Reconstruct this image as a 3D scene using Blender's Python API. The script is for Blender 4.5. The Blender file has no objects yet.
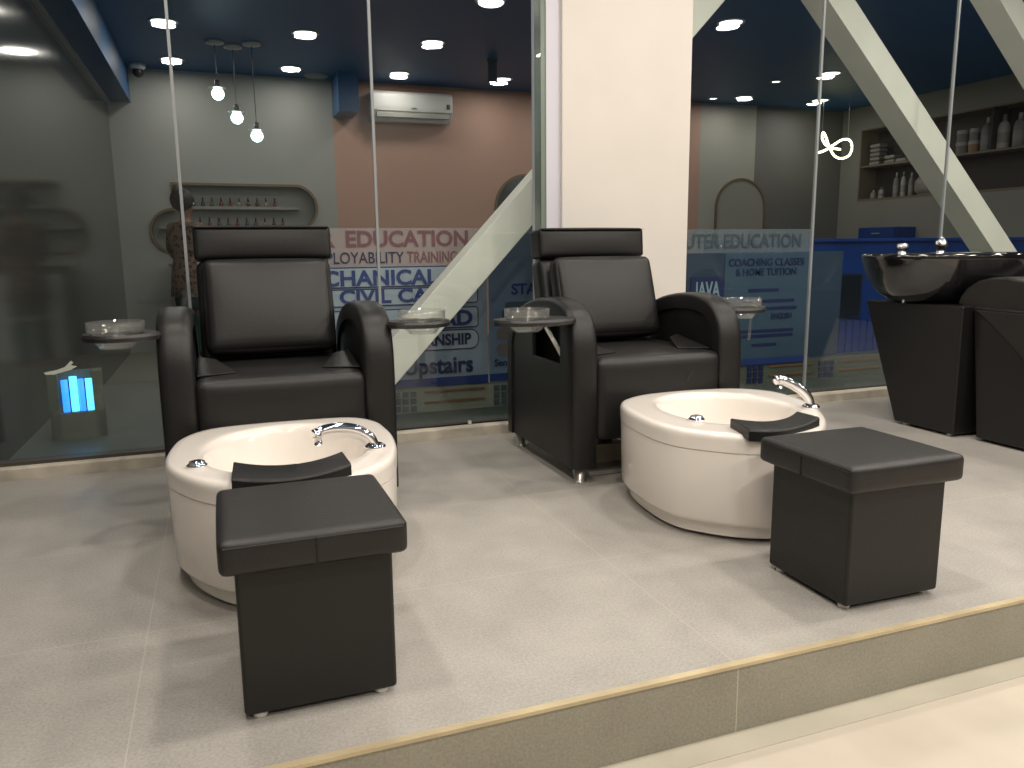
import bpy, bmesh, math, random
from mathutils import Vector, Matrix
random.seed(7)
PI = math.pi
S = bpy.context.scene
COL = S.collection

# ------------------------------------------------------------------ camera
cam_d = bpy.data.cameras.new('camera'); cam = bpy.data.objects.new('camera', cam_d); COL.objects.link(cam)
cam_d.sensor_fit = 'HORIZONTAL'; cam_d.sensor_width = 36.0; cam_d.lens = 36.0 * 786.9 / 1024.0
cam_d.clip_start = 0.05; cam_d.clip_end = 60
_F = Vector((0.341482, 0.924207, -0.170973)); _R = Vector((0.937322, -0.348302, -0.010674)); _U = Vector((0.069415, 0.156612, 0.985218))
m = Matrix.Identity(4)
for i in range(3):
    m[i][0] = _R[i]; m[i][1] = _U[i]; m[i][2] = -_F[i]; m[i][3] = (0.2017, -2.4326, 0.8444)[i]
cam.matrix_world = m
S.camera = cam

# ------------------------------------------------------------------ world, exposure
w = bpy.data.worlds.new('night'); S.world = w; w.use_nodes = True
w.node_tree.nodes['Background'].inputs[0].default_value = (0.55, 0.6, 0.7, 1)
w.node_tree.nodes['Background'].inputs[1].default_value = 0.02
S.view_settings.view_transform = 'Standard'; S.view_settings.look = 'None'
S.view_settings.gamma = 1; S.view_settings.use_curve_mapping = False
S.view_settings.exposure = 0.06
S.cycles.use_denoising = True
S.cycles.max_bounces = 12; S.cycles.transparent_max_bounces = 24

H = 2.565            # ceiling height over the platform
GY = 0.98            # plane of the glass front
YB = 6.2             # rear wall of the mirror-image room built beyond the glass
LAMP_W = 13.0
MIRROR_W = 2.6  # weak, so the mirror-image room looks as dim as a reflection
WARM = (1.0, 0.91, 0.80)

def area(name, loc, r, power, color=WARM, spread=PI):
    d = bpy.data.lights.new(name, 'AREA'); d.shape = 'DISK'; d.size = 2 * r; d.energy = power; d.color = color; d.spread = spread
    o = bpy.data.objects.new(name, d); COL.objects.link(o); o.location = loc
    return o
# lamps of the room the camera stands in: the downlight grid of its ceiling
LAMPS = [(0.13, (-0.05, 1.0, 2.14, 3.1, 4.12, 5.15, 6.2)), (-1.19, (-0.05, 1.0, 2.14, 3.1, 4.11)), (-2.48, (-0.05, 1.0, 2.05, 3.1, 4.12, 6.22)),
         (-3.76, (-0.05, 1.0, 2.04, 3.11, 4.12, 5.15, 6.18, 7.2))]
for yy, xs in LAMPS:
    for xx in xs:
        area('downlight_lamp', (xx, yy, H - 0.03), 0.085, LAMP_W * (0.7 if yy > 0 else 1.0))

# ------------------------------------------------------------------ materials
def mat(name, color=(0.8, 0.8, 0.8), rough=0.5, metal=0.0, noise=None, bump=None, emit=None, alpha=None, spec=None, coat=None, trans=None, sheen=None):
    M = bpy.data.materials.new(name); M.use_nodes = True
    nt = M.node_tree; b = nt.nodes['Principled BSDF']
    b.inputs['Base Color'].default_value = (*color, 1); b.inputs['Roughness'].default_value = rough; b.inputs['Metallic'].default_value = metal
    if spec is not None: b.inputs['Specular IOR Level'].default_value = spec
    if coat is not None: b.inputs['Coat Weight'].default_value = coat; b.inputs['Coat Roughness'].default_value = 0.08
    if trans is not None: b.inputs['Transmission Weight'].default_value = trans
    if alpha is not None: b.inputs['Alpha'].default_value = alpha
    if sheen is not None: b.inputs['Sheen Weight'].default_value = sheen
    if emit is not None:
        b.inputs['Emission Color'].default_value = (*emit[0], 1); b.inputs['Emission Strength'].default_value = emit[1]
    geo = None
    if noise or bump:
        geo = nt.nodes.new('ShaderNodeNewGeometry')
    if noise:   # (scale, amount, detail)
        n = nt.nodes.new('ShaderNodeTexNoise'); n.inputs['Scale'].default_value = noise[0]; n.inputs['Detail'].default_value = noise[2] if len(noise) > 2 else 5
        nt.links.new(geo.outputs['Position'], n.inputs['Vector'])
        r = nt.nodes.new('ShaderNodeMapRange'); r.inputs[1].default_value = 0.3; r.inputs[2].default_value = 0.7
        r.inputs[3].default_value = 1 - noise[1]; r.inputs[4].default_value = 1 + noise[1]
        nt.links.new(n.outputs['Fac'], r.inputs[0])
        v = nt.nodes.new('ShaderNodeVectorMath'); v.operation = 'SCALE'; v.inputs[0].default_value = color
        nt.links.new(r.outputs[0], v.inputs['Scale']); nt.links.new(v.outputs[0], b.inputs['Base Color'])
    if bump:    # (scale, strength)
        n = nt.nodes.new('ShaderNodeTexNoise'); n.inputs['Scale'].default_value = bump[0]; n.inputs['Detail'].default_value = 4
        nt.links.new(geo.outputs['Position'], n.inputs['Vector'])
        bp = nt.nodes.new('ShaderNodeBump'); bp.inputs['Strength'].default_value = bump[1]; bp.inputs['Distance'].default_value = 0.002
        nt.links.new(n.outputs['Fac'], bp.inputs['Height']); nt.links.new(bp.outputs[0], b.inputs['Normal'])
    return M

def tile_mat(name, base, grout, w_, d_, x0, y0, vertical=False, gw=0.0012):
    M = bpy.data.materials.new(name); M.use_nodes = True; nt = M.node_tree; b = nt.nodes['Principled BSDF']; N = nt.nodes.new; L = nt.links.new
    b.inputs['Roughness'].default_value = 0.42
    geo = N('ShaderNodeNewGeometry'); sep = N('ShaderNodeSeparateXYZ'); L(geo.outputs['Position'], sep.inputs[0])
    def near(sock, off, period):
        a = N('ShaderNodeMath'); a.operation = 'SUBTRACT'; a.inputs[1].default_value = off; L(sock, a.inputs[0])
        p = N('ShaderNodeMath'); p.operation = 'PINGPONG'; p.inputs[1].default_value = period / 2; L(a.outputs[0], p.inputs[0])
        c = N('ShaderNodeMath'); c.operation = 'LESS_THAN'; c.inputs[1].default_value = gw; L(p.outputs[0], c.inputs[0]); return c.outputs[0]
    g = near(sep.outputs[0], x0, w_)
    if not vertical:
        g2 = near(sep.outputs[1], y0, d_)
        mx = N('ShaderNodeMath'); mx.operation = 'MAXIMUM'; L(g, mx.inputs[0]); L(g2, mx.inputs[1]); g = mx.outputs[0]
    n1 = N('ShaderNodeTexNoise'); n1.inputs['Scale'].default_value = 2.6; n1.inputs['Detail'].default_value = 7; n1.inputs['Roughness'].default_value = 0.65; L(geo.outputs['Position'], n1.inputs['Vector'])
    n2 = N('ShaderNodeTexNoise'); n2.inputs['Scale'].default_value = 170; n2.inputs['Detail'].default_value = 3; L(geo.outputs['Position'], n2.inputs['Vector'])
    ad = N('ShaderNodeMath'); ad.operation = 'ADD'; L(n1.outputs[0], ad.inputs[0]); L(n2.outputs[0], ad.inputs[1])
    r = N('ShaderNodeMapRange'); r.inputs[1].default_value = 0.6; r.inputs[2].default_value = 1.4; r.inputs[3].default_value = 0.70; r.inputs[4].default_value = 1.30; L(ad.outputs[0], r.inputs[0])
    v = N('ShaderNodeVectorMath'); v.operation = 'SCALE'; v.inputs[0].default_value = base; L(r.outputs[0], v.inputs['Scale'])
    mix = N('ShaderNodeMix'); mix.data_type = 'RGBA'; L(g, mix.inputs[0]); L(v.outputs[0], mix.inputs[6]); mix.inputs[7].default_value = (*grout, 1)
    L(mix.outputs[2], b.inputs['Base Color'])
    rr = N('ShaderNodeMapRange'); rr.inputs[3].default_value = 0.36; rr.inputs[4].default_value = 0.55; L(n1.outputs[0], rr.inputs[0]); L(rr.outputs[0], b.inputs['Roughness'])
    return M

def glass_mat(name, tint, refl=1.0, ior=1.5):
    M = bpy.data.materials.new(name); M.use_nodes = True; nt = M.node_tree; nt.nodes.clear(); N = nt.nodes.new; L = nt.links.new
    out = N('ShaderNodeOutputMaterial'); t = N('ShaderNodeBsdfTransparent'); t.inputs[0].default_value = (*tint, 1)
    g = N('ShaderNodeBsdfGlossy'); g.inputs['Roughness'].default_value = 0.0; g.inputs[0].default_value = (refl, refl, refl, 1)
    lw = N('ShaderNodeLayerWeight'); pw = N('ShaderNodeMath'); pw.operation = 'POWER'; pw.inputs[1].default_value = 5; L(lw.outputs['Facing'], pw.inputs[0])
    lw.inputs[0].default_value = 0.5
    f = N('ShaderNodeMapRange'); f.inputs[3].default_value = 0.04; f.inputs[4].default_value = 1.0; L(pw.outputs[0], f.inputs[0])
    mx = N('ShaderNodeMixShader'); L(f.outputs[0], mx.inputs[0]); L(t.outputs[0], mx.inputs[1]); L(g.outputs[0], mx.inputs[2]); L(mx.outputs[0], out.inputs[0])
    return M

M = {}
M['platform'] = tile_mat('platform_tile', (0.37, 0.35, 0.32), (0.46, 0.43, 0.38), 1.143, 0.6, 0.0, 0.0)
M['riser'] = tile_mat('riser_tile', (0.30, 0.285, 0.23), (0.5, 0.48, 0.4), 1.143, 0.6, 0.0, 0.0, vertical=True)
M['lower'] = mat('cream_floor', (0.53, 0.475, 0.395), 0.3, noise=(3, 0.10, 8))
M['lower_strip'] = mat('cream_border', (0.46, 0.43, 0.35), 0.35, noise=(5, 0.10, 8))
M['floor_reflected'] = tile_mat('dim_reflected_tile', (0.075, 0.095, 0.085), (0.20, 0.22, 0.19), 1.143, 0.6, 0.0, 0.36)  # platform tile darkened in colour to imitate its dim reflection
M['brass'] = mat('brass_trim', (0.60, 0.50, 0.32), 0.4, 0.3, noise=(8, 0.15))
M['cement'] = mat('cement_curb', (0.56, 0.51, 0.42), 0.8, noise=(9, 0.25, 8), bump=(30, 0.5))
M['pillar'] = mat('cream_paint', (0.735, 0.69, 0.635), 0.55, noise=(3, 0.03))
M['jamb'] = mat('pale_jamb_paint', (0.66, 0.65, 0.72), 0.5)
M['black_frame'] = mat('dark_metal_frame', (0.07, 0.06, 0.05), 0.5)
M['glass'] = glass_mat('tinted_glass', (0.935, 0.962, 0.962))
M['glass_edge'] = mat('pale_silicone_seam', (0.30, 0.32, 0.33), 0.35)
M['glass_green'] = mat('green_glass_edge', (0.20, 0.25, 0.20), 0.25)
M['leather'] = mat('black_leather', (0.010, 0.0098, 0.0096), 0.42, bump=(220, 0.25), spec=0.42)
M['leather_lid'] = mat('black_leather_worn', (0.017, 0.0155, 0.015), 0.42, bump=(160, 0.3), noise=(14, 0.12), spec=0.42)
M['tray'] = mat('black_plastic', (0.02, 0.02, 0.02), 0.4)
M['rubber'] = mat('black_rubber', (0.009, 0.009, 0.009), 0.45, spec=0.35)
M['tub'] = mat('cream_acrylic', (0.84, 0.785, 0.725), 0.16, coat=0.4)
M['chrome'] = mat('chrome', (0.78, 0.78, 0.80), 0.08, 1.0)
M['steel'] = mat('brushed_steel', (0.80, 0.77, 0.72), 0.28, 0.85)
M['white_plastic'] = mat('white_plastic', (0.75, 0.72, 0.66), 0.4)
def clear_mat():
    m_ = glass_mat('clear_acrylic', (0.90, 0.91, 0.90)); nt = m_.node_tree
    d = nt.nodes.new('ShaderNodeBsdfDiffuse'); d.inputs[0].default_value = (0.85, 0.83, 0.8, 1)
    a = nt.nodes.new('ShaderNodeMixShader'); a.inputs[0].default_value = 0.05
    out = [n for n in nt.nodes if n.type == 'OUTPUT_MATERIAL'][0]; src = out.inputs[0].links[0].from_socket
    nt.links.new(src, a.inputs[1]); nt.links.new(d.outputs[0], a.inputs[2]); nt.links.new(a.outputs[0], out.inputs[0]); return m_
M['clear'] = clear_mat()
M['gloss_black'] = mat('gloss_black_ceramic', (0.006, 0.006, 0.007), 0.06, coat=1.0)
M['beige_box'] = mat('beige_box', (0.45, 0.40, 0.30), 0.6)
M['beam'] = mat('pale_painted_steel', (0.90, 0.87, 0.77), 0.5, noise=(4, 0.05))
M['blue_ceiling'] = mat('navy_ceiling_paint', (0.028, 0.105, 0.25), 0.5)
M['far_grey'] = mat('grey_green_paint', (0.36, 0.365, 0.345), 0.6)  # far paints: mirror-image room colours, toned down toward a dim reflection
M['far_pink'] = mat('dusty_pink_paint', (0.50, 0.30, 0.23), 0.6)
M['far_light'] = mat('light_grey_paint', (0.38, 0.38, 0.34), 0.6)
M['far_dark'] = mat('dark_grey_paint', (0.14, 0.14, 0.14), 0.6)
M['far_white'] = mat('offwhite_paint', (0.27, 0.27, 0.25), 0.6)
M['dark_mirror'] = mat('dark_glossy_cladding', (0.06, 0.062, 0.058), 0.10, spec=0.8)
M['niche'] = mat('grey_recess', (0.25, 0.26, 0.24), 0.6)
M['gold'] = mat('antique_gold', (0.17, 0.125, 0.07), 0.45, 0.4)
M['white'] = mat('white_enamel', (0.7, 0.7, 0.68), 0.3)
M['disc'] = mat('lit_diffuser', (0.9, 0.9, 0.9), 0.4, emit=((1, 0.95, 0.86), 9.0))
M['bulb'] = mat('lit_bulb', (0.9, 0.9, 0.9), 0.4, emit=((0.75, 1.0, 0.97), 9.0))
M['neon'] = mat('neon_tube', (0.9, 0.9, 0.7), 0.4, emit=((1.0, 0.95, 0.55), 5.0))
M['uv'] = mat('blue_lit_tube', (0.1, 0.3, 0.9), 0.4, emit=((0.02, 0.28, 1.0), 1.6))
M['cyan'] = mat('cyan_lit_tube', (0.1, 0.5, 0.9), 0.4, emit=((0.12, 0.65, 1.0), 1.8))
M['dark_shelf'] = mat('dark_shelf_paint', (0.035, 0.033, 0.032), 0.6)
M['shelf_edge'] = mat('bronze_shelf_edge', (0.20, 0.17, 0.13), 0.5)
M['blue_metal'] = mat('blue_painted_metal', (0.003, 0.045, 0.25), 0.4)
M['dark_pane'] = mat('dark_window_pane', (0.012, 0.02, 0.03), 0.15)
M['hair'] = mat('black_hair', (0.01, 0.008, 0.008), 0.6)
M['skin'] = mat('brown_skin', (0.20, 0.10, 0.06), 0.55)
M['trousers'] = mat('dark_cloth', (0.02, 0.06, 0.04), 0.8)
M['ink_blue'] = mat('blue_ink', (0.018, 0.045, 0.19), 0.6)
M['ink_navy'] = mat('navy_ink', (0.012, 0.022, 0.09), 0.6)
M['ink_red'] = mat('maroon_ink', (0.22, 0.085, 0.10), 0.6)
M['ink_grey'] = mat('grey_ink', (0.06, 0.09, 0.12), 0.6)
M['ink_tan'] = mat('tan_ink', (0.20, 0.17, 0.16), 0.6)
M['ink_brown'] = mat('brown_ink', (0.20, 0.10, 0.06), 0.6)
M['ink_white'] = mat('white_ink', (0.25, 0.36, 0.42), 0.6)
M['banner'] = mat('banner_blue_grey', (0.27, 0.33, 0.42), 0.6)
M['banner_plate'] = mat('banner_plate', (0.38, 0.43, 0.50), 0.6)
M['banner_top'] = mat('banner_sheer_pink', (0.55, 0.45, 0.44), 0.6, alpha=0.5)
M['banner_side'] = mat('banner_blue', (0.15, 0.22, 0.32), 0.6)
M['banner_dark'] = mat('banner_deep_blue', (0.022, 0.045, 0.085), 0.6)
M['banner_dark_panel'] = mat('banner_teal_blue', (0.045, 0.085, 0.135), 0.6)
M['banner_sheer'] = mat('banner_sheer_grey', (0.22, 0.26, 0.30), 0.6, alpha=0.45)
M['pale_block'] = mat('pale_block', (0.25, 0.26, 0.20), 0.7)
M['dark_block'] = mat('grey_green_block', (0.10, 0.115, 0.09), 0.7)
M['tape'] = mat('paper_scrap', (0.55, 0.60, 0.50), 0.7)
# patterned shirt
def shirt():
    m_ = bpy.data.materials.new('leopard_print'); m_.use_nodes = True; nt = m_.node_tree; b = nt.nodes['Principled BSDF']; b.inputs['Roughness'].default_value = 0.8
    tc = nt.nodes.new('ShaderNodeTexCoord'); v = nt.nodes.new('ShaderNodeTexVoronoi'); v.inputs['Scale'].default_value = 26; nt.links.new(tc.outputs['Object'], v.inputs['Vector'])
    r = nt.nodes.new('ShaderNodeValToRGB'); r.color_ramp.elements[0].position = 0.32; r.color_ramp.elements[0].color = (0.010, 0.008, 0.010, 1)
    r.color_ramp.elements[1].position = 0.5; r.color_ramp.elements[1].color = (0.15, 0.09, 0.055, 1); nt.links.new(v.outputs['Distance'], r.inputs[0]); nt.links.new(r.outputs[0], b.inputs['Base Color'])
    return m_
M['shirt'] = shirt()

# ------------------------------------------------------------------ helpers
def add_box(bm, x0, x1, y0, y1, z0, z1, mtx=None):
    vs = [bm.verts.new(Vector((x, y, z))) for x in (x0, x1) for y in (y0, y1) for z in (z0, z1)]
    if mtx is not None:
        for v in vs: v.co = mtx @ v.co
    for f in ((0, 1, 3, 2), (4, 6, 7, 5), (0, 4, 5, 1), (2, 3, 7, 6), (0, 2, 6, 4), (1, 5, 7, 3)):
        bm.faces.new([vs[i] for i in f])
    return vs
def box(x0, x1, y0, y1, z0, z1, mtx=None):
    bm = bmesh.new(); add_box(bm, x0, x1, y0, y1, z0, z1, mtx); return bm
def prism(pts, a0, a1, axis='x'):
    """outline pts extruded along an axis: for x pts=(y,z); y -> (x,z); z -> (x,y)"""
    bm = bmesh.new()
    def P(p, a):
        return {'x': (a, p[0], p[1]), 'y': (p[0], a, p[1]), 'z': (p[0], p[1], a)}[axis]
    A = [bm.verts.new(P(p, a0)) for p in pts]; B = [bm.verts.new(P(p, a1)) for p in pts]
    n = len(pts)
    bm.faces.new(A); bm.faces.new(B[::-1])
    for i in range(n):
        bm.faces.new((A[i], B[i], B[(i + 1) % n], A[(i + 1) % n]))
    bmesh.ops.recalc_face_normals(bm, faces=bm.faces); return bm
def add_lathe(bm, prof, c=(0, 0, 0), seg=32, sx=1.0, sy=1.0):
    rings = []
    for r, z in prof:
        if r < 1e-6: rings.append([bm.verts.new((c[0], c[1], c[2] + z))])
        else: rings.append([bm.verts.new((c[0] + r * sx * math.cos(2 * PI * k / seg), c[1] + r * sy * math.sin(2 * PI * k / seg), c[2] + z)) for k in range(seg)])
    for a, b in zip(rings, rings[1:]):
        for k in range(seg):
            q = [a[k % len(a)], a[(k + 1) % len(a)], b[(k + 1) % len(b)], b[k % len(b)]]
            u = []
            for v in q:
                if v not in u: u.append(v)
            if len(u) > 2: bm.faces.new(u)
    return bm
def lathe(prof, c=(0, 0, 0), seg=32, sx=1.0, sy=1.0):
    bm = add_lathe(bmesh.new(), prof, c, seg, sx, sy)
    bmesh.ops.recalc_face_normals(bm, faces=bm.faces); return bm
def smooth_pts(pts, n=8, closed=False):
    out = []; P = [Vector(p) for p in pts]; k = len(P)
    rng = range(k if closed else k - 1)
    for i in rng:
        p0 = P[(i - 1) % k] if (closed or i > 0) else P[0]; p1 = P[i]; p2 = P[(i + 1) % k]; p3 = P[(i + 2) % k] if (closed or i + 2 < k) else P[-1]
        for j in range(n):
            t = j / n
            out.append(0.5 * ((2 * p1) + (-p0 + p2) * t + (2 * p0 - 5 * p1 + 4 * p2 - p3) * t * t + (-p0 + 3 * p1 - 3 * p2 + p3) * t ** 3))
    if not closed: out.append(P[-1])
    return out
def add_tube(bm, pts, rad, seg=12, closed=False, flat=1.0):
    P = [Vector(p) for p in pts]; n = len(P); rings = []
    rr = rad if isinstance(rad, (list, tuple)) else [rad] * n
    up = Vector((0, 0, 1))
    for i in range(n):
        a = P[(i - 1) % n] if (closed or i > 0) else P[0]; b = P[(i + 1) % n] if (closed or i < n - 1) else P[-1]
        t = (b - a).normalized(); s = t.cross(up)
        if s.length < 1e-3: s = Vector((1, 0, 0)) if not rings else last
        s.normalize(); last = s; u = s.cross(t).normalized()
        r = rr[min(i, len(rr) - 1)]
        rings.append([bm.verts.new(P[i] + s * (r * math.cos(2 * PI * k / seg)) + u * (r * flat * math.sin(2 * PI * k / seg))) for k in range(seg)])
    m_ = n if closed else n - 1
    for i in range(m_):
        a, b = rings[i], rings[(i + 1) % n]
        for k in range(seg): bm.faces.new((a[k], a[(k + 1) % seg], b[(k + 1) % seg], b[k]))
    if not closed: bm.faces.new(rings[0]); bm.faces.new(rings[-1][::-1])
    return bm
def tube(pts, rad, seg=12, closed=False, flat=1.0):
    bm = add_tube(bmesh.new(), pts, rad, seg, closed, flat); bmesh.ops.recalc_face_normals(bm, faces=bm.faces); return bm
def cushion(c, size, r=0.03, puff=(0, 0, 0), n=14, mtx=None):
    """padded block: rounded box whose faces swell out by puff along each axis"""
    bm = bmesh.new(); h = [s / 2 for s in size]
    ts = [-1, -0.97, -0.92, -0.84, -0.7, -0.5, -0.25, 0, 0.25, 0.5, 0.7, 0.84, 0.92, 0.97, 1]
    cache = {}
    def V(p):
        k = tuple(round(a, 5) for a in p)
        if k in cache: return cache[k]
        q = Vector([p[i] * h[i] for i in range(3)]); inner = Vector([max(-(h[i] - r), min(h[i] - r, q[i])) for i in range(3)])
        d = q - inner
        if d.length > 1e-9: q = inner + d.normalized() * r
        for i in range(3):
            o = [a for a in range(3) if a != i]
            wgt = math.cos(p[o[0]] * PI / 2) ** 0.6 * math.cos(p[o[1]] * PI / 2) ** 0.6 if abs(p[o[0]]) < 1 and abs(p[o[1]]) < 1 else 0
            q[i] += math.copysign(puff[i] * wgt * abs(p[i]) ** 3, p[i])
        q += Vector(c)
        if mtx is not None: q = mtx @ q
        cache[k] = bm.verts.new(q); return cache[k]
    for ax in range(3):
        o = [a for a in range(3) if a != ax]
        for s in (-1, 1):
            for i in range(len(ts) - 1):
                for j in range(len(ts) - 1):
                    q = []
                    for (a, b) in ((i, j), (i + 1, j), (i + 1, j + 1), (i, j + 1)):
                        p = [0, 0, 0]; p[ax] = s; p[o[0]] = ts[a]; p[o[1]] = ts[b]; q.append(V(p))
                    bm.faces.new(q)
    bmesh.ops.recalc_face_normals(bm, faces=bm.faces); return bm
def obj(name, bm, m_, parent=None, smooth=False, bevel=0, seg=2, label=None):
    me = bpy.data.meshes.new(name); bm.to_mesh(me); bm.free(); me.materials.append(M[m_])
    if smooth: me.polygons.foreach_set('use_smooth', [True] * len(me.polygons))
    o = bpy.data.objects.new(name, me); COL.objects.link(o)
    if parent is not None: o.parent = parent
    if bevel:
        b = o.modifiers.new('bevel', 'BEVEL'); b.width = bevel; b.segments = seg; b.limit_method = 'ANGLE'; b.angle_limit = 0.6
        me.polygons.foreach_set('use_smooth', [True] * len(me.polygons)); b.harden_normals = True
    if label: o['label'] = label
    return o
def tag(o, label, cat, group=None, kind=None):
    o['label'] = label; o['category'] = cat
    if group: o['group'] = group
    if kind: o['kind'] = kind
    return o
def thing(name, label, cat, loc=(0, 0, 0), rz=0, group=None):
    o = bpy.data.objects.new(name, None); COL.objects.link(o); o.location = loc; o.rotation_euler = (0, 0, rz); o.empty_display_size = 0.1
    return tag(o, label, cat, group)
def struct(name, bm, m_, label=None, parent=None, bevel=0, smooth=False):
    o = obj(name, bm, m_, parent, smooth, bevel)
    if parent is None:
        o['kind'] = 'structure'
        if label: o['label'] = label; 
    return o
def dup(root, loc, rz=None, label=None):
    r = root.copy(); COL.objects.link(r); r.location = loc
    if rz is not None: r.rotation_euler = (0, 0, rz)
    if label: r['label'] = label
    for ch in list(root.children):
        c = ch.copy(); COL.objects.link(c); c.parent = r
        for g in list(ch.children):
            d = g.copy(); COL.objects.link(d); d.parent = c
    return r
def lettering(body, x0, x1, zb, cap, y, m_, parent, bold=0.0, name='lettering'):
    """text on a vertical plane facing the camera side, fitted between x0 and x1 with its baseline at zb"""
    c = bpy.data.curves.new(name, 'FONT'); c.body = body; c.size = cap / 0.70; c.extrude = 0.0008; c.offset = bold; c.materials.append(M[m_])
    c.resolution_u = 4
    tmp = bpy.data.objects.new(name, c); COL.objects.link(tmp)
    bpy.context.view_layer.update()
    wd = max(tmp.dimensions.x, 1e-3)
    me = bpy.data.meshes.new_from_object(tmp.evaluated_get(bpy.context.evaluated_depsgraph_get()))
    bpy.data.objects.remove(tmp); bpy.data.curves.remove(c)
    me.materials.clear(); me.materials.append(M[m_])
    o = bpy.data.objects.new(name, me); COL.objects.link(o)
    o.parent = parent; o.location = (x0, y, zb); o.rotation_euler = (PI / 2, 0, 0); o.scale = ((x1 - x0) / wd, 1, 1)
    return o
def rrect(x0, x1, z0, z1, r, n=6):
    pts = []
    for cx, cz, a0 in ((x1 - r, z0 + r, -PI / 2), (x1 - r, z1 - r, 0), (x0 + r, z1 - r, PI / 2), (x0 + r, z0 + r, PI)):
        for k in range(n + 1):
            a = a0 + PI / 2 * k / n; pts.append((cx + r * math.cos(a), cz + r * math.sin(a)))
    return pts

# ------------------------------------------------------------------ room structure
struct('floor_platform', box(-0.66, 8.1, -1.194, 0.90, -0.16, 0.0), 'platform', 'grey tiled raised platform under the pedicure chairs')
struct('floor_lower', box(-0.66, 8.1, -4.26, -1.194, -0.30, -0.151), 'lower', 'cream polished lower floor in front of the step')
struct('wall_riser', box(-0.66, 8.1, -1.200, -1.194, -0.151, -0.004), 'riser', 'grey tiled riser of the platform step')
struct('trim_1', box(-0.66, 8.1, -1.204, -1.188, -0.004, 0.0035), 'brass', 'thin brass edge strip along the platform step')
struct('trim_2', box(-0.66, 8.1, -1.262, -1.200, -0.151, -0.1495), 'lower_strip', 'grey border strip on the cream floor at the foot of the step')
struct('trim_3', box(-0.66, 8.1, 0.90, 1.03, -0.02, 0.045), 'cement', 'rough cement curb under the glass front', bevel=0.006)
struct('trim_4', box(-0.66, 0.082, 0.945, 1.0, 0.045, 0.058), 'black_frame', 'dark metal sill strip under the end glass pane')
struct('trim_5', box(0.094, 1.62, 0.962, 1.0, 0.045, 0.050), 'black_frame')
struct('trim_6', box(2.39, 8.1, 0.962, 1.0, 0.045, 0.050), 'black_frame')
# pillar between the glass fronts
struct('wall_pillar', box(1.705, 2.372, 0.945, 1.16, 0.0, H), 'pillar', 'cream painted pillar between the glass fronts')
struct('wall_pillar_jamb', box(1.635, 1.705, 0.965, 1.14, 0.0, H), 'jamb', 'pale lavender jamb strip beside the cream pillar')
struct('wall_pillar_edge', box(1.612, 1.635, 0.972, 1.05, 0.045, H), 'glass_green')
# glass panes
panes = [(-0.66, 0.088), (0.094, 0.853), (0.859, 1.612), (2.372, 3.158), (3.164, 4.062), (4.068, 5.1), (5.106, 8.1)]
for i, (a, b) in enumerate(panes):
    p = struct('window_%d' % (i + 1), box(a, b, 0.976, 0.984, 0.048, H), 'glass', 'tall frameless dark glass pane standing on the curb')
seams = [0.091, 0.856, 3.161, 4.065, 5.103]
for i, s in enumerate(seams):
    struct('trim_%d' % (7 + i), box(s - 0.0055, s + 0.0055, 0.973, 0.987, 0.046, H), 'glass_edge', 'pale silicone seam between two glass panes')
# shell of the lit room in front of the glass
struct('ceiling', box(-0.68, 8.1, -4.26, GY, H, H + 0.1), 'blue_ceiling')
struct('wall_rear', box(-0.68, 8.1, -4.36, -4.26, -0.3, H), 'far_dark')
struct('wall_left', box(-0.76, -0.66, -4.26, GY, -0.3, H), 'dark_mirror')
struct('wall_right', box(8.1, 8.2, -4.26, GY, -0.3, H), 'dark_shelf')

# ------------------------------------------------------------------ mirror image of the lit room, built as geometry to imitate the glass reflection
struct('floor_mirrored', box(-0.66, 8.1, 1.03, YB, -0.30, -0.151), 'floor_reflected')
struct('floor_mirrored_platform', box(-0.66, 8.1, 1.03, 3.154, -0.151, 0.0), 'floor_reflected')
struct('ceiling_mirrored', box(-0.68, 8.5, GY, YB, H, H + 0.1), 'blue_ceiling', 'mirrored dark blue ceiling with round downlights')
struct('wall_mirrored_left', box(-0.76, -0.66, GY, YB, -0.3, H), 'dark_mirror', 'dark glossy side wall reflecting the nail polish niche')
struct('trim_12', box(-0.66, -0.46, 1.0, YB, 2.25, H), 'blue_ceiling', 'blue dropped beam along the ceiling corner')
struct('trim_13', box(-0.66, -0.635, 1.0, YB, 2.222, 2.25), 'glass_edge')
struct('trim_14', box(1.44, 1.64, 5.75, YB, 2.19, H), 'blue_ceiling')
# back wall in its painted bays; the grey bay has the niche hole
nx = dict(x0=-0.15, x1=1.22, z0=1.06, z1=1.49, lx0=-0.37, lx1=1.0, lz0=0.84, lz1=1.24)
def niche_outline(grow=0.0):
    g = grow; pts = []
    r = (nx['z1'] - nx['z0']) / 2
    pts.append((nx['x0'] - g, nx['z1'] + g))
    pts.append((nx['x0'] - g, nx['lz1'] + g))
    rl = (nx['lz1'] - nx['lz0']) / 2; cl = (nx['lx0'] + rl, (nx['lz0'] + nx['lz1']) / 2)
    for k in range(1, 15):
        a = PI / 2 + PI * k / 15; pts.append((cl[0] + (rl + g) * math.cos(a), cl[1] + (rl + g) * math.sin(a)))
    pts.append((nx['lx1'] + g, nx['lz0'] - g))
    pts.append((nx['lx1'] + g, nx['z0'] - g))
    cr = (nx['x1'] - r, (nx['z0'] + nx['z1']) / 2)
    for k in range(1, 15):
        a = -PI / 2 + PI * k / 15; pts.append((cr[0] + (r + g) * math.cos(a), cr[1] + (r + g) * math.sin(a)))
    return pts
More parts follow.
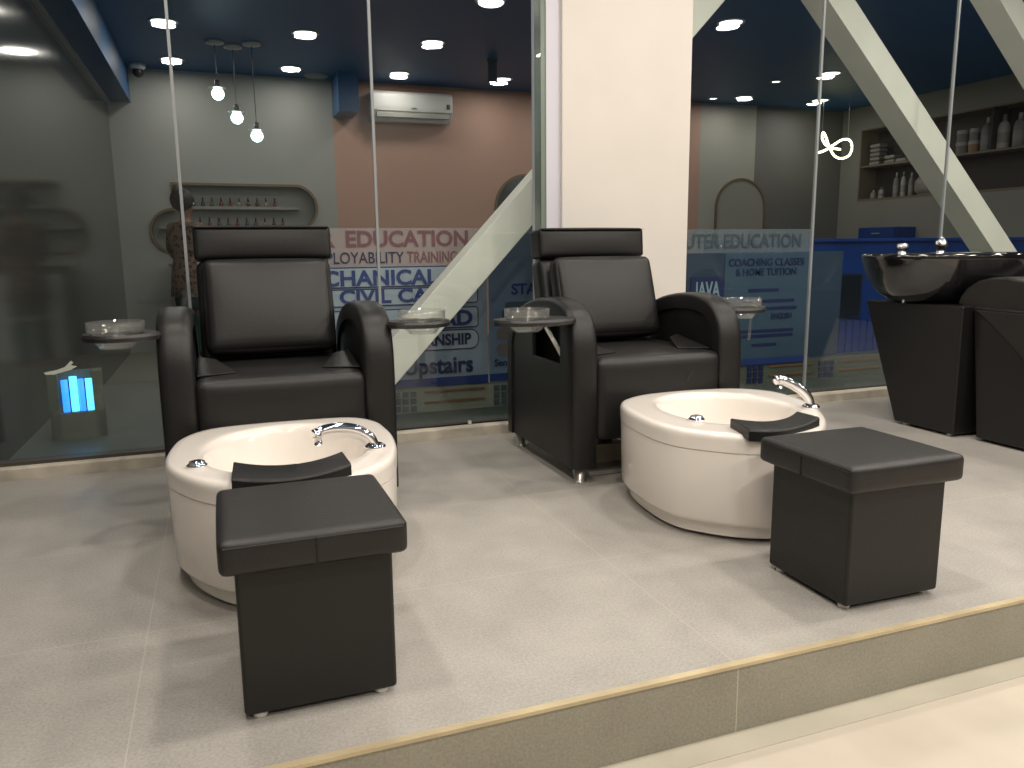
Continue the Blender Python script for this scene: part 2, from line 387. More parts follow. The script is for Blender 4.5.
def wall_with_hole(x0, x1, z0, z1, hole, y0, y1):
    bm = bmesh.new()
    outer = [(x0, z0), (x1, z0), (x1, z1), (x0, z1)]
    def loop(pts, y): 
        vs = [bm.verts.new((p[0], y, p[1])) for p in pts]
        return vs, [bm.edges.new((vs[i], vs[(i + 1) % len(vs)])) for i in range(len(vs))]
    ov, oe = loop(outer, y0); hv, he = loop(hole, y0)
    bmesh.ops.triangle_fill(bm, use_beauty=True, edges=oe + he)
    hb = [bm.verts.new((p[0], y1, p[1])) for p in hole]
    n = len(hole)
    for i in range(n): bm.faces.new((hv[i], hv[(i + 1) % n], hb[(i + 1) % n], hb[i]))
    return bm
struct('wall_back', wall_with_hole(-0.76, 1.44, -0.3, H, niche_outline(), YB, YB + 0.12), 'far_grey', 'grey green back wall with the nail polish niche')
struct('wall_back_recess', box(-0.6, 1.4, YB + 0.12, YB + 0.14, 0.7, 1.6), 'niche')
struct('wall_back_pink', box(1.44, 5.9, YB, YB + 0.1, -0.3, H), 'far_pink', 'dusty pink bay of the back wall')
struct('wall_back_light', box(5.9, 6.72, YB, YB + 0.1, -0.3, H), 'far_light')
struct('wall_back_dark', box(6.72, 8.2, YB, YB + 0.1, -0.3, H), 'far_dark')
# right wall with the product shelf recess: z 1.40..2.28, y 3.0..5.86
struct('wall_mirrored_right_lower', box(8.1, 8.42, GY, YB, -0.3, 1.38), 'far_white')
struct('wall_mirrored_right_upper', box(8.1, 8.42, GY, YB, 2.28, H), 'far_white')
struct('wall_mirrored_right_end', box(8.1, 8.42, 5.87, YB, 1.38, 2.28), 'far_white')
struct('wall_mirrored_right_recess', box(8.36, 8.42, GY, 5.87, 1.38, 2.28), 'dark_shelf')

# mirror-image ceiling downlights, built in place of their reflections
def downlight():
    t = thing('ceiling_downlight', '', 'ceiling light', (0, 0, H))
    bm = lathe([(0.085, -0.004), (0.098, -0.012), (0.108, -0.008), (0.110, 0.0), (0.085, 0.0)], seg=28)
    obj('trim_ring', bm, 'white', t, smooth=True)
    obj('diffuser', lathe([(0, -0.008), (0.06, -0.009), (0.085, -0.005)], seg=28), 'disc', t, smooth=True)
    return t
DL = [(-0.05, 4.44, 'round downlight in the mirrored room, front one of the pair crossed by the glass seam'),
      (-0.05, 5.72, 'round downlight in the mirrored room, rear one of the pair crossed by the glass seam'),
      (1.0, 4.45, 'large round downlight ahead of the three hanging bulbs, nearer of two in line'),
      (1.0, 5.76, 'round downlight between the hanging bulbs and the back wall, over the niche'),
      (2.04, 5.68, 'round downlight directly above the wall air conditioner'),
      (2.05, 4.42, 'round downlight ahead of the one above the air conditioner'),
      (2.14, 3.17, 'round downlight cut off by the top of the photo near the pillar'),
      (3.11, 5.63, 'round downlight just behind the black cylinder spotlight'),
      (4.11, 3.11, 'large bright downlight beside the slanted beam and the pillar'),
      (6.18, 5.74, 'round downlight over the slim arched mirror'),
      (6.22, 4.36, 'round downlight right beside the glass seam, higher of two there'),
      (7.2, 5.62, 'round downlight crossed by the glass seam above the neon loop')]
d0 = None
for i, (x, y, lb) in enumerate(DL):
    if d0 is None: d0 = downlight(); d0.location = (x, y, H); d0['label'] = lb; d0['group'] = 'mirrored ceiling downlights beyond the glass'
    else: dup(d0, (x, y, H), label=lb)
for yy, xs in LAMPS:
    for xx in xs:
        area('mirrored_downlight_lamp', (xx, 2 * GY - yy, H - 0.02), 0.085, MIRROR_W)  # added lamps at mirrored positions, lighting the built reflection
# small recessed spots
sp = None
for x, y, lb in ((5.94, 4.86, 'small recessed spot between the bigger downlights and the glass seam'), (5.86, 5.89, 'small recessed spot close above the light grey wall bay')):
    t = thing('small_spotlight', lb, 'spotlight', (x, y, H), group='small recessed spots') if sp is None else dup(sp, (x, y, H), label=lb)
    if sp is None:
        sp = t
        obj('trim_ring', lathe([(0.04, -0.004), (0.055, -0.014), (0.06, 0.0), (0.04, 0)], seg=20), 'white', t, smooth=True)
        obj('diffuser', lathe([(0, -0.008), (0.04, -0.006)], seg=20), 'disc', t)
t = thing('cylinder_spotlight', 'black cylinder spotlight hanging from the blue ceiling over the pink wall', 'spotlight', (2.74, 4.87, H))
obj('housing', lathe([(0, 0), (0.05, 0), (0.05, -0.02), (0.045, -0.02), (0.045, -0.2), (0.038, -0.2), (0.036, -0.185), (0, -0.185)], seg=24), 'tray', t, smooth=True)
obj('lens', lathe([(0, -0.192), (0.035, -0.192), (0.03, -0.186), (0, -0.186)], seg=20), 'disc', t)
tag(obj('ceiling_speaker', lathe([(0, -0.02), (0.1, -0.02), (0.12, -0.006), (0.12, 0), (0, 0)], c=(1.27, 6.02, H), seg=28), 'far_light', smooth=True), 'unlit round disc on the ceiling at the grey back wall', 'ceiling speaker')
t = thing('security_camera', 'small dome security camera at the corner under the blue ceiling', 'camera', (-0.36, 6.02, H))
obj('base', lathe([(0, 0), (0.07, 0), (0.07, -0.03), (0.05, -0.05), (0, -0.05)], seg=24), 'white', t, smooth=True)
obj('lens_ball', lathe([(0, -0.12)] + [(0.048 * math.sin(a), -0.075 - 0.045 * math.cos(a)) for a in [0.3, 0.7, 1.1, 1.57, 2.0]] + [(0.045, -0.05)], seg=24), 'tray', t, smooth=True)
# pendants
pd = None
for (x, y, zb, lb) in ((0.313, 4.94, 2.145, 'glowing globe pendant on the shortest cord, highest of the three'),
                       (0.457, 5.06, 1.975, 'glowing globe pendant hanging in the middle of the three'),
                       (0.605, 4.91, 1.811, 'glowing globe pendant on the longest cord, lowest of the three')):
    t = thing('pendant_lamp', lb, 'pendant lamp', (x, y, H), group='bare bulb pendants')
    obj('canopy', lathe([(0, 0), (0.075, 0), (0.075, -0.018), (0.02, -0.028), (0, -0.028)], seg=28), 'white', t, smooth=True)
    L_ = H - zb
    obj('cord', tube([(0, 0, -0.02), (0, 0, -(L_ - 0.1))], 0.004, 8), 'tray', t)
    obj('socket', lathe([(0, -(L_ - 0.115)), (0.02, -(L_ - 0.11)), (0.024, -(L_ - 0.05)), (0.018, -(L_ - 0.04)), (0, -(L_ - 0.04))], seg=20), 'tray', t, smooth=True)
    obj('bulb', lathe([(0.05 * math.sin(k * PI / 12), -L_ - 0.05 * math.cos(k * PI / 12)) for k in range(13)], seg=24), 'bulb', t, smooth=True)
    obj('collar_disc', lathe([(0.02, -(L_ - 0.052)), (0.072, -(L_ - 0.05)), (0.072, -(L_ - 0.047)), (0.02, -(L_ - 0.047))], seg=28), 'steel', t, smooth=True)

# nail polish niche
t = thing('nail_polish_rack', 'recessed rack with a bronze rim and two rows of polish bottles on the grey wall', 'rack', (0.4, YB, 0.84))
def rim_mesh():
    a = niche_outline(0.022); b = niche_outline(-0.003); n = len(a); bm = bmesh.new()
    rows = []
    for pts, y in ((b, 0.11), (b, -0.02), (a, -0.02), (a, 0.0)):
        rows.append([bm.verts.new((p[0] - 0.4, y, p[1] - 0.84)) for p in pts])
    for r0, r1 in zip(rows, rows[1:]):
        for i in range(n): bm.faces.new((r0[i], r0[(i + 1) % n], r1[(i + 1) % n], r1[i]))
    bmesh.ops.recalc_face_normals(bm, faces=bm.faces); return bm
obj('rim', rim_mesh(), 'gold', t)
obj('shelf', box(-0.5, 0.65, 0.0, 0.11, 0.415, 0.445), 'niche', t)
obj('shelf', box(-0.7, 0.62, 0.0, 0.11, 0.222, 0.245), 'niche', t)
cols = {'red': (0.16, 0.01, 0.015), 'dark': (0.02, 0.015, 0.02), 'maroon': (0.08, 0.01, 0.03), 'brown': (0.10, 0.05, 0.03), 'nude': (0.30, 0.18, 0.14)}
for k, c in cols.items(): M['pol_' + k] = mat('polish_' + k, c, 0.2)
bot = {}
for row, (z, n, xs, xe) in enumerate(((0.84 + 0.445, 10, 0.03, 0.81), (0.84 + 0.245, 12, -0.1, 0.88))):
    for i in range(n):
        x = xs + (xe - xs) * i / (n - 1); k = random.choice(list(cols))
        t = thing('polish_bottle', 'tiny %s nail polish bottle on the %s shelf of the niche' % (k, ('upper', 'lower')[row]), 'bottle', (x, YB + 0.04, z), group='nail polish bottles of the %s shelf' % ('upper', 'lower')[row])
        if k not in bot:
            A = obj('flask', lathe([(0, 0), (0.017, 0.0), (0.019, 0.012), (0.017, 0.036), (0.007, 0.046), (0, 0.046)], seg=14), 'pol_' + k, t, smooth=True)
            B = obj('cap', lathe([(0, 0.044), (0.009, 0.044), (0.0065, 0.09), (0, 0.091)], seg=12), 'rubber', t, smooth=True); bot[k] = (A, B)
        else:
            for q in bot[k]:
                c = q.copy(); COL.objects.link(c); c.parent = t
# low station under the niche
t = thing('nail_station', 'low white cabinet with panel doors under the nail polish niche', 'cabinet', (0.55, 5.95, -0.151))
obj('body', box(-0.75, 0.85, -0.2, 0.2, 0, 0.85), 'far_light', t, bevel=0.004)
for i in range(4): 
    dd = obj('door', box(-0.74 + i * 0.4, -0.35 + i * 0.4, -0.218, -0.2, 0.04, 0.80), 'white', t, bevel=0.003)
    obj('handle', box(-0.40 + i * 0.4, -0.385 + i * 0.4, -0.235, -0.218, 0.45, 0.6), 'steel', dd)
obj('worktop', box(-0.77, 0.87, -0.24, 0.2, 0.85, 0.88), 'shelf_edge', t, bevel=0.003)

# air conditioner
t = thing('air_conditioner', 'white split air conditioner on the dusty pink wall', 'air conditioner', (2.25, YB, 2.16))
pf = [(0, 0.02), (0, 0.30), (-0.16, 0.30), (-0.195, 0.27), (-0.205, 0.15), (-0.19, 0.08), (-0.12, 0.0), (-0.04, 0.0)]
obj('body', prism(pf, -0.43, 0.43), 'white', t, bevel=0.012, seg=3)
obj('flap', box(-0.39, 0.39, -0.204, -0.18, 0.035, 0.085, Matrix.Rotation(0.0, 4, 'X')), 'far_light', t, bevel=0.004)
obj('seam_line', box(-0.431, 0.432, -0.2075, -0.19, 0.098, 0.102), 'far_light', t)
obj('display', box(0.36, 0.395, -0.2085, -0.19, 0.135, 0.185), 'tray', t)
obj('badge', box(-0.02, 0.035, -0.2085, -0.19, 0.125, 0.135), 'ink_grey', t)
# arched mirrors
def arch_mirror(name, lb, x0, x1, zb, zt, mm, rimm, dx=0.0):
    t = thing(name, lb, 'mirror', ((x0 + x1) / 2, YB, zb)); r = (x1 - x0) / 2; cz = zt - r - zb
    def arc(rr, n=20): return [(rr * math.cos(PI * k / n), cz + rr * math.sin(PI * k / n)) for k in range(n + 1)]
    out = [(r, 0)] + arc(r) + [(-r, 0)]; q = r - 0.022; inn = [(q, 0.022)] + arc(q) + [(-q, 0.022)]
    obj('mirror_glass', prism([(a, b) for a, b in inn], -0.02, -0.002, 'y'), mm, t)
    bm = bmesh.new(); n = len(out); rows = [[bm.verts.new((p[0], y, p[1])) for p in pts] for pts, y in ((inn, -0.004), (inn, -0.035), (out, -0.035), (out, 0.0))]
    for a, b in zip(rows, rows[1:]):
        for i in range(n): bm.faces.new((a[i], a[(i + 1) % n], b[(i + 1) % n], b[i]))
    bmesh.ops.recalc_face_normals(bm, faces=bm.faces); obj('frame', bm, rimm, t)
M['mirror_pale'] = mat('pale_mirror', (0.42, 0.42, 0.38), 0.25, 0.35)
M['mirror_dark'] = mat('dark_mirror_glass', (0.03, 0.04, 0.04), 0.12)
arch_mirror('arched_mirror', 'tall arched mirror with a thin gold rim on the light grey wall bay', 6.14, 6.89, 0.3, 1.68, 'mirror_pale', 'gold')
arch_mirror('arched_mirror', 'dark arched mirror on the pink wall, half hidden by the slanted beam', 3.2, 3.98, 0.3, 1.67, 'mirror_dark', 'gold')
# neon loop
t = thing('neon_sign', 'glowing pale yellow infinity shaped neon hanging beside the dark wall', 'neon sign', (7.44, 5.6, 2.0))
NP = [(402, 457), (428, 450), (455, 436), (480, 424), (500, 426), (506, 443), (498, 460), (476, 467), (456, 460), (440, 440), (428, 420), (418, 411), (414, 422), (424, 436), (446, 444), (474, 446)]
pts = smooth_pts([((x - 455) * 0.0051, 0.012 * math.sin(i * 0.9), (440 - y) * 0.0053 + 0.03) for i, (x, y) in enumerate(NP)], 5)
obj('tube', tube(pts, 0.013, 10), 'neon', t, smooth=True)
obj('hanging_wire', tube([(-0.2, 0, 0.09), (-0.2, 0, 0.565)], 0.0025, 6), 'steel', t)
obj('hanging_wire', tube([(0.2, 0, 0.09), (0.2, 0, 0.565)], 0.0025, 6), 'steel', t)

# product shelf on the side wall
t = thing('product_shelf', 'dark recessed product shelf with three boards on the side wall', 'shelf', (8.1, 4.4, 1.38))
obj('frame', box(0.0, 0.26, -2.4, 1.46, 0.0, 0.03), 'shelf_edge', t)
obj('board', box(0.0, 0.26, -2.4, 1.46, 0.425, 0.447), 'shelf_edge', t)
obj('board', box(0.0, 0.26, -0.4, -0.38, 0.447, 0.90), 'dark_shelf', t)
obj('frame_top', box(-0.012, 0.26, -2.4, 1.46, 0.885, 0.90), 'shelf_edge', t)
obj('frame_end', box(-0.012, 0.26, 1.44, 1.46, 0.03, 0.885), 'shelf_edge', t)
for nme, c in (('grey_plastic', (0.22, 0.22, 0.23)), ('offwhite_plastic', (0.45, 0.43, 0.4)), ('tan_plastic', (0.35, 0.18, 0.10)), ('dim_cloth', (0.30, 0.29, 0.27))): M[nme] = mat(nme, c, 0.5)
def pump_bottle(y, z, h, r, mm, lb, cat='bottle', group='product bottles on the side wall shelf', x=8.2):
    t = thing('product_bottle', lb, cat, (x, y, z), group=group)
    obj('body', lathe([(0, 0), (r, 0), (r * 1.03, h * 0.05), (r * 1.03, h * 0.62), (r * 0.75, h * 0.76), (r * 0.33, h * 0.82), (0, h * 0.82)], seg=20), mm, t, smooth=True)
    obj('cap', lathe([(0, h * 0.82), (r * 0.36, h * 0.82), (r * 0.33, h), (0, h)], seg=16), 'grey_plastic' if mm != 'grey_plastic' else 'offwhite_plastic', t, smooth=True)
    obj('product_label', lathe([(r * 1.035, h * 0.18), (r * 1.04, h * 0.19), (r * 1.04, h * 0.46), (r * 1.035, h * 0.47)], seg=20), 'dim_cloth', t, smooth=True)
def jar(y, z, h, r, mm, lb, x=8.2):
    t = thing('product_jar', lb, 'jar', (x, y, z), group='jars on the side wall shelf')
    obj('body', lathe([(0, 0), (r, 0), (r, h * 0.7), (0, h * 0.7)], seg=20), mm, t, smooth=False)
    obj('lid', lathe([(0, h * 0.7), (r * 1.05, h * 0.7), (r * 1.05, h), (0, h)], seg=20), 'offwhite_plastic' if mm != 'offwhite_plastic' else 'grey_plastic', t)
ZM = 1.38 + 0.447; ZL = 1.38 + 0.03
pump_bottle(4.13, ZM, 0.36, 0.062, 'grey_plastic', 'big pale product bottle on the upper board, first right of the stacked jars')
pump_bottle(3.94, ZM, 0.36, 0.058, 'offwhite_plastic', 'big pale product bottle on the upper board, second right of the jars')
pump_bottle(3.76, ZM, 0.35, 0.058, 'grey_plastic', 'big product bottle at the right edge of the photo on the upper board')
pump_bottle(3.57, ZM, 0.35, 0.058, 'offwhite_plastic', 'big product bottle beyond the others at the near end of the upper board')
jar(4.44, ZM, 0.13, 0.062, 'grey_plastic', 'grey jar on the upper board, lower one of the left stack')
jar(4.44, ZM + 0.13, 0.13, 0.06, 'grey_plastic', 'grey jar standing on the grey jar of the left stack')
jar(4.29, ZM, 0.13, 0.055, 'tan_plastic', 'orange tan jar on the upper board beside the grey jars')
jar(4.29, ZM + 0.13, 0.13, 0.05, 'grey_plastic', 'grey jar standing on the orange tan jar')
jar(5.05, ZM, 0.2, 0.055, 'offwhite_plastic', 'pale canister alone behind the slanted beam on the upper board')
tow = None
for i, (y, k, zz) in enumerate([(5.66, 0, 0), (5.66, 1, 0), (5.66, 2, 0), (5.66, 3, 0), (5.66, 4, 0), (5.42, 0, 0), (5.42, 1, 0), (5.24, 0, 0)]):
    lb = 'folded pale towel, %s in the tall stack at the far end of the upper board' % ['lowest', 'second', 'third', 'fourth', 'topmost'][k] if y > 5.6 else ('small folded towel in the low pile beside the tall towel stack' if y > 5.3 else 'single folded towel nearest the slanted beam on the upper board')
    lb = lb.replace('number ', '')
    if tow is None:
        tow = thing('folded_towel', lb, 'towel', (8.2, y, ZM), group='folded towels on the upper board')
        obj('cloth', cushion((0, 0, 0.022), (0.14, 0.16, 0.042), 0.015, (0, 0, 0.004)), 'dim_cloth', tow, smooth=True)
    else:
        dup(tow, (8.2, y, ZM + 0.054 * k), label=lb)
for y, h, r, mm, lb in [(5.7, 0.11, 0.035, 'grey_plastic', 'short grey bottle at the far end of the lower board'), (5.57, 0.14, 0.036, 'offwhite_plastic', 'short white bottle on the lower board beside the grey one'),
                        (5.34, 0.30, 0.035, 'grey_plastic', 'tall slim grey bottle on the lower board, farthest tall one'), (5.23, 0.30, 0.03, 'offwhite_plastic', 'tall slim pale bottle between two slim ones on the lower board'),
                        (5.11, 0.28, 0.032, 'grey_plastic', 'tall slim bottle on the lower board, nearest to the draped towel')]:
    pump_bottle(y, ZL, h, r, mm, lb)
tag(obj('crumpled_towel', cushion((8.19, 4.85, ZL + 0.11), (0.16, 0.3, 0.22), 0.07, (0.02, 0.03, 0.03), mtx=None), 'dim_cloth', smooth=True), 'pale crumpled towel heap on the lower board behind the slanted beam', 'towel')
# blue drawers on wall
t = thing('blue_drawer_unit', 'small blue drawer unit on the side wall below the product shelf', 'drawer unit', (7.95, 5.2, 0.62))
obj('body', box(-0.15, 0.15, -0.3, 0.3, 0, 0.42), 'blue_metal', t, bevel=0.004)
for i in range(3):
    dr = obj('drawer', box(-0.165, -0.15, -0.28, 0.28, 0.015 + i * 0.135, 0.135 + i * 0.135), 'blue_metal', t, bevel=0.003)
    obj('handle', box(-0.178, -0.165, -0.06, 0.06, 0.07 + i * 0.135, 0.082 + i * 0.135), 'steel', dr)
obj('bracket', box(0.10, 0.15, -0.25, 0.25, -0.04, 0.0), 'steel', t)

# ------------------------------------------------------------------ outside the glass: beams, banners, cabin
def slanted(name, lb, xa0, za0, xb0, zb0, wid, y0, y1):
    # lower right edge from (xa0,za0) to (xb0,zb0); wid = horizontal width, negative goes left
    bm = prism([(xa0, za0), (xb0, zb0), (xb0 + wid, zb0), (xa0 + wid, za0)], y0, y1, 'y')
    o = obj(name, bm, 'beam', bevel=0.003); return tag(o, lb, 'beam', kind='structure')
s1 = (0.95 - 0.18) / (1.67 - 0.93)
slanted('trim_20', 'pale slanted steel beam rising behind the glass from the armchair to the pillar', 0.93 - 0.18 / s1 * 1.0, 0.0, 0.93 + (H - 0.18) / 1.055, H, -0.215, 1.2, 1.33)
s2 = (2.13 - 0.78) / (3.37 - 4.76)
slanted('trim_21', 'pale slanted steel beam behind the glass leaning down toward the wash basin', 4.98 + 0.78 / 0.965, 0.0, 4.98 - (H - 0.78) / 0.965, H, -0.20, 1.2, 1.37)
slanted('trim_22', 'pale slanted steel beam cutting the upper corner of the glass', 4.63 + 2.25 / 0.93 + 0.2, 0.0, 4.63 - (H - 2.25) / 0.93 + 0.2, H, -0.2, 1.2, 1.37)

BY = 1.5
t = thing('advert_banner', 'pale blue course advert banner with maroon heading and navy lines behind the armchairs', 'banner', (0, 0, 0))
obj('heading_strip', box(0.12, 1.52, BY, BY + 0.004, 0.76, 0.945), 'banner_top', t)
obj('sheet', box(0.12, 1.52, BY, BY + 0.004, 0.18, 0.76), 'banner', t)
obj('blue_stripe', box(0.12, 1.52, BY - 0.002, BY + 0.004, 0.135, 0.18), 'ink_blue', t)
for (a, b, z0, z1, r) in ((0.3, 1.47, 0.655, 0.757, 0.01), (0.3, 1.47, 0.562, 0.65, 0.02), (0.3, 1.47, 0.435, 0.545, 0.02), (0.3, 1.47, 0.322, 0.428, 0.045)):
    obj('text_plate', prism(rrect(a, b, z0, z1, r), BY - 0.004, BY - 0.001, 'y'), 'ink_navy', t)
    obj('text_plate', prism(rrect(a + .006, b - .006, z0 + .006, z1 - .006, max(r - .006, 0.004)), BY - 0.006, BY - 0.002, 'y'), 'banner_plate', t)
ty = BY - 0.009
lettering('COMPUTER', 0.17, 0.745, 0.857, 0.075, ty + 0.006, 'ink_red', t, 0.003)
lettering('EDUCATION', 0.795, 1.416, 0.857, 0.075, ty + 0.006, 'ink_red', t, 0.003)
lettering('EMPLOYABILITY', 0.615, 1.08, 0.775, 0.055, ty + 0.006, 'ink_navy', t, 0.0004)
lettering('TRAINING', 1.10, 1.361, 0.775, 0.055, ty + 0.006, 'ink_red', t, 0.001)
lettering('MECHANICAL', 0.53, 1.25, 0.668, 0.072, ty, 'ink_blue', t, 0.003)
lettering('CAD', 1.28, 1.455, 0.668, 0.072, ty, 'ink_blue', t, 0.003)
lettering('CIVIL', 0.755, 1.01, 0.58, 0.066, ty, 'ink_blue', t, 0.003)
lettering('CAD', 1.045, 1.28, 0.58, 0.066, ty, 'ink_blue', t, 0.003)
lettering('CAD', 1.18, 1.435, 0.452, 0.074, ty, 'ink_blue', t, 0.004)
lettering('INTERNSHIP', 1.03, 1.424, 0.35, 0.056, ty, 'ink_navy', t, 0.003)
lettering('Upstairs', 1.06, 1.43, 0.205, 0.085, ty, 'ink_navy', t, 0.003)
t = thing('poster_panel', 'mid blue poster panel with STA heading and grey pills beside the pale banner', 'poster', (0, 0, 0))
obj('sheet', box(1.53, 2.3, BY, BY + 0.004, 0.18, 0.945), 'banner_side', t)
obj('blue_stripe', box(1.53, 2.3, BY - 0.002, BY + 0.004, 0.137, 0.18), 'ink_blue', t)
lettering('STA', 1.655, 1.80, 0.60, 0.055, BY - 0.004, 'ink_blue', t, 0.002)
lettering('BE', 1.60, 1.67, 0.475, 0.045, BY - 0.004, 'ink_blue', t, 0.002)
lettering('Send Y', 1.555, 1.70, 0.222, 0.035, BY - 0.004, 'ink_navy', t, 0.001)
obj('pill', prism(rrect(1.62, 1.95, 0.52, 0.56, 0.018), BY - 0.003, BY - 0.001, 'y'), 'ink_grey', t)
for z in (0.36, 0.275): obj('pill', prism(rrect(1.57, 1.95, z, z + 0.065, 0.03), BY - 0.003, BY - 0.001, 'y'), 'ink_tan', t)

t = thing('advert_banner', 'dark blue coaching advert banner with COMPUTER EDUCATION heading behind the nearer tub', 'banner', (0, 0, 0))
obj('heading_strip', box(2.45, 3.60, BY, BY + 0.004, 0.80, 0.935), 'banner_sheer', t)
obj('sheet', box(2.45, 3.86, BY, BY + 0.004, 0.15, 0.80), 'banner_dark', t)
obj('course_panel', box(2.99, 3.60, BY - 0.004, BY - 0.001, 0.15, 0.80), 'banner_dark_panel', t)
obj('blue_stripe', box(2.45, 3.60, BY - 0.006, BY - 0.001, 0.125, 0.165), 'ink_blue', t)
lettering('COMPUTER EDUCATION', 2.44, 3.526, 0.83, 0.078, BY - 0.004, 'ink_grey', t, 0.002)
lettering('COACHING CLASSES', 3.013, 3.556, 0.722, 0.043, BY - 0.008, 'ink_navy', t, 0.0007)
lettering('& HOME TUITION', 3.064, 3.50, 0.665, 0.042, BY - 0.008, 'ink_navy', t, 0.0007)
lettering('ENGLISH', 3.33, 3.48, 0.40, 0.035, BY - 0.008, 'ink_navy', t, 0.0007)
obj('text_plate', box(2.76, 2.985, BY - 0.004, BY - 0.001, 0.52, 0.665), 'ink_navy', t)
lettering('JAVA', 2.79, 2.965, 0.545, 0.09, BY - 0.008, 'ink_white', t, 0.003)
for (a, b, z) in ((3.16, 3.38, 0.565), (3.12, 3.5, 0.5), (3.12, 3.52, 0.455), (3.1, 3.5, 0.32), (3.1, 3.5, 0.29), (3.2, 3.38, 0.235)):
    obj('text_line', box(a, b, BY - 0.006, BY - 0.003, z, z + 0.02), 'ink_navy', t)
# pale block fence at the foot of the banners
for (x0, x1, mm, lb) in ((0.12, 2.3, 'pale_block', 'low pale panel strip with square block grids under the pale banner'), (2.45, 4.6, 'dark_block', 'low grey green panel strip with block grids under the dark blue banner')):
    t = thing('block_strip', lb, 'panel', (0, 0, 0))
    obj('panel', box(x0, x1, BY + 0.006, BY + 0.03, -0.0, 0.135), mm, t)
    gx = x0 + 0.88 if x0 < 1 else x0 + 0.72
    gm = 'ink_grey' if x0 < 1 else 'ink_navy'
    while gx < x1 - 0.52:
        bm = bmesh.new()
        for i in range(3):
            for j in range(3):
                add_box(bm, gx + 0.012 + i * 0.042, gx + 0.042 + i * 0.042, BY - 0.002, BY + 0.006, 0.012 + j * 0.038, 0.04 + j * 0.038)
        obj('block_grid', bm, gm, t)
        for z in (0.045, 0.1): obj('rail', box(gx + 0.17, gx + 0.5, BY - 0.0, BY + 0.006, z, z + 0.012), 'ink_brown', t)
        gx += 0.54
# blue corrugated cabin
t = thing('blue_cabin', 'blue ribbed metal cabin with a dark window seen behind the glass', 'cabin', (4.9, 2.9, 0.0))
bm = bmesh.new(); add_box(bm, -0.95, 1.9, -0.46, 0.25, 0.0, 0.86)
k = -0.94
while k < 1.9: add_box(bm, k, k + 0.035, -0.475, -0.46, 0.0, 0.25); k += 0.07
obj('wall_panel', bm, 'blue_metal', t)
fr = obj('window', prism(rrect(-0.45, 0.02, 0.27, 0.62, 0.01), -0.485, -0.46, 'y'), 'ink_navy', t)
obj('pane', box(-0.43, 0.0, -0.49, -0.48, 0.285, 0.605), 'dark_pane', fr)
obj('roof', box(-1.0, 1.95, -0.5, 0.28, 0.86, 0.885), 'blue_metal', t, bevel=0.004)
# small blue-lit unit
t = thing('lit_display_unit', 'grey housing with glowing blue tubes low behind the glass beside the first chair', 'lamp', (-0.445, 1.62, 0.0), rz=0.1); t.scale = (0.85, 0.85, 0.93)
bm = bmesh.new()
add_box(bm, -0.13, -0.082, -0.06, 0.06, 0.0, 0.33); add_box(bm, 0.082, 0.13, -0.06, 0.06, 0.0, 0.33); add_box(bm, -0.13, 0.13, -0.06, 0.06, 0.0, 0.13); add_box(bm, -0.082, 0.082, 0.04, 0.06, 0.13, 0.33)
obj('housing', bm, 'dark_block', t)
for i, x in enumerate((-0.05, -0.01, 0.03, 0.062)):
    obj('tube', tube([(x, -0.02, 0.132), (x, -0.02, 0.29 if i != 1 else 0.305)], 0.019, 12), 'uv' if i in (0, 2) else 'cyan', t, smooth=True)
obj('cage_bar', tube([(-0.03, -0.058, 0.13), (-0.03, -0.058, 0.3)], 0.003, 6), 'tray', t)
obj('cage_bar', tube([(0.045, -0.058, 0.13), (0.045, -0.058, 0.3)], 0.003, 6), 'tray', t)
# torn paper on glass
sc_ = [(-0.445, 0.392), (-0.40, 0.400), (-0.372, 0.41), (-0.350, 0.432), (-0.342, 0.425), (-0.352, 0.415), (-0.33, 0.41), (-0.352, 0.398), (-0.375, 0.392), (-0.41, 0.383), (-0.44, 0.384)]
tag(obj('paper_scrap', prism(sc_, 0.973, 0.9755, 'y'), 'tape'), 'torn pale paper scrap stuck on the glass above the blue lamp', 'paper scrap')

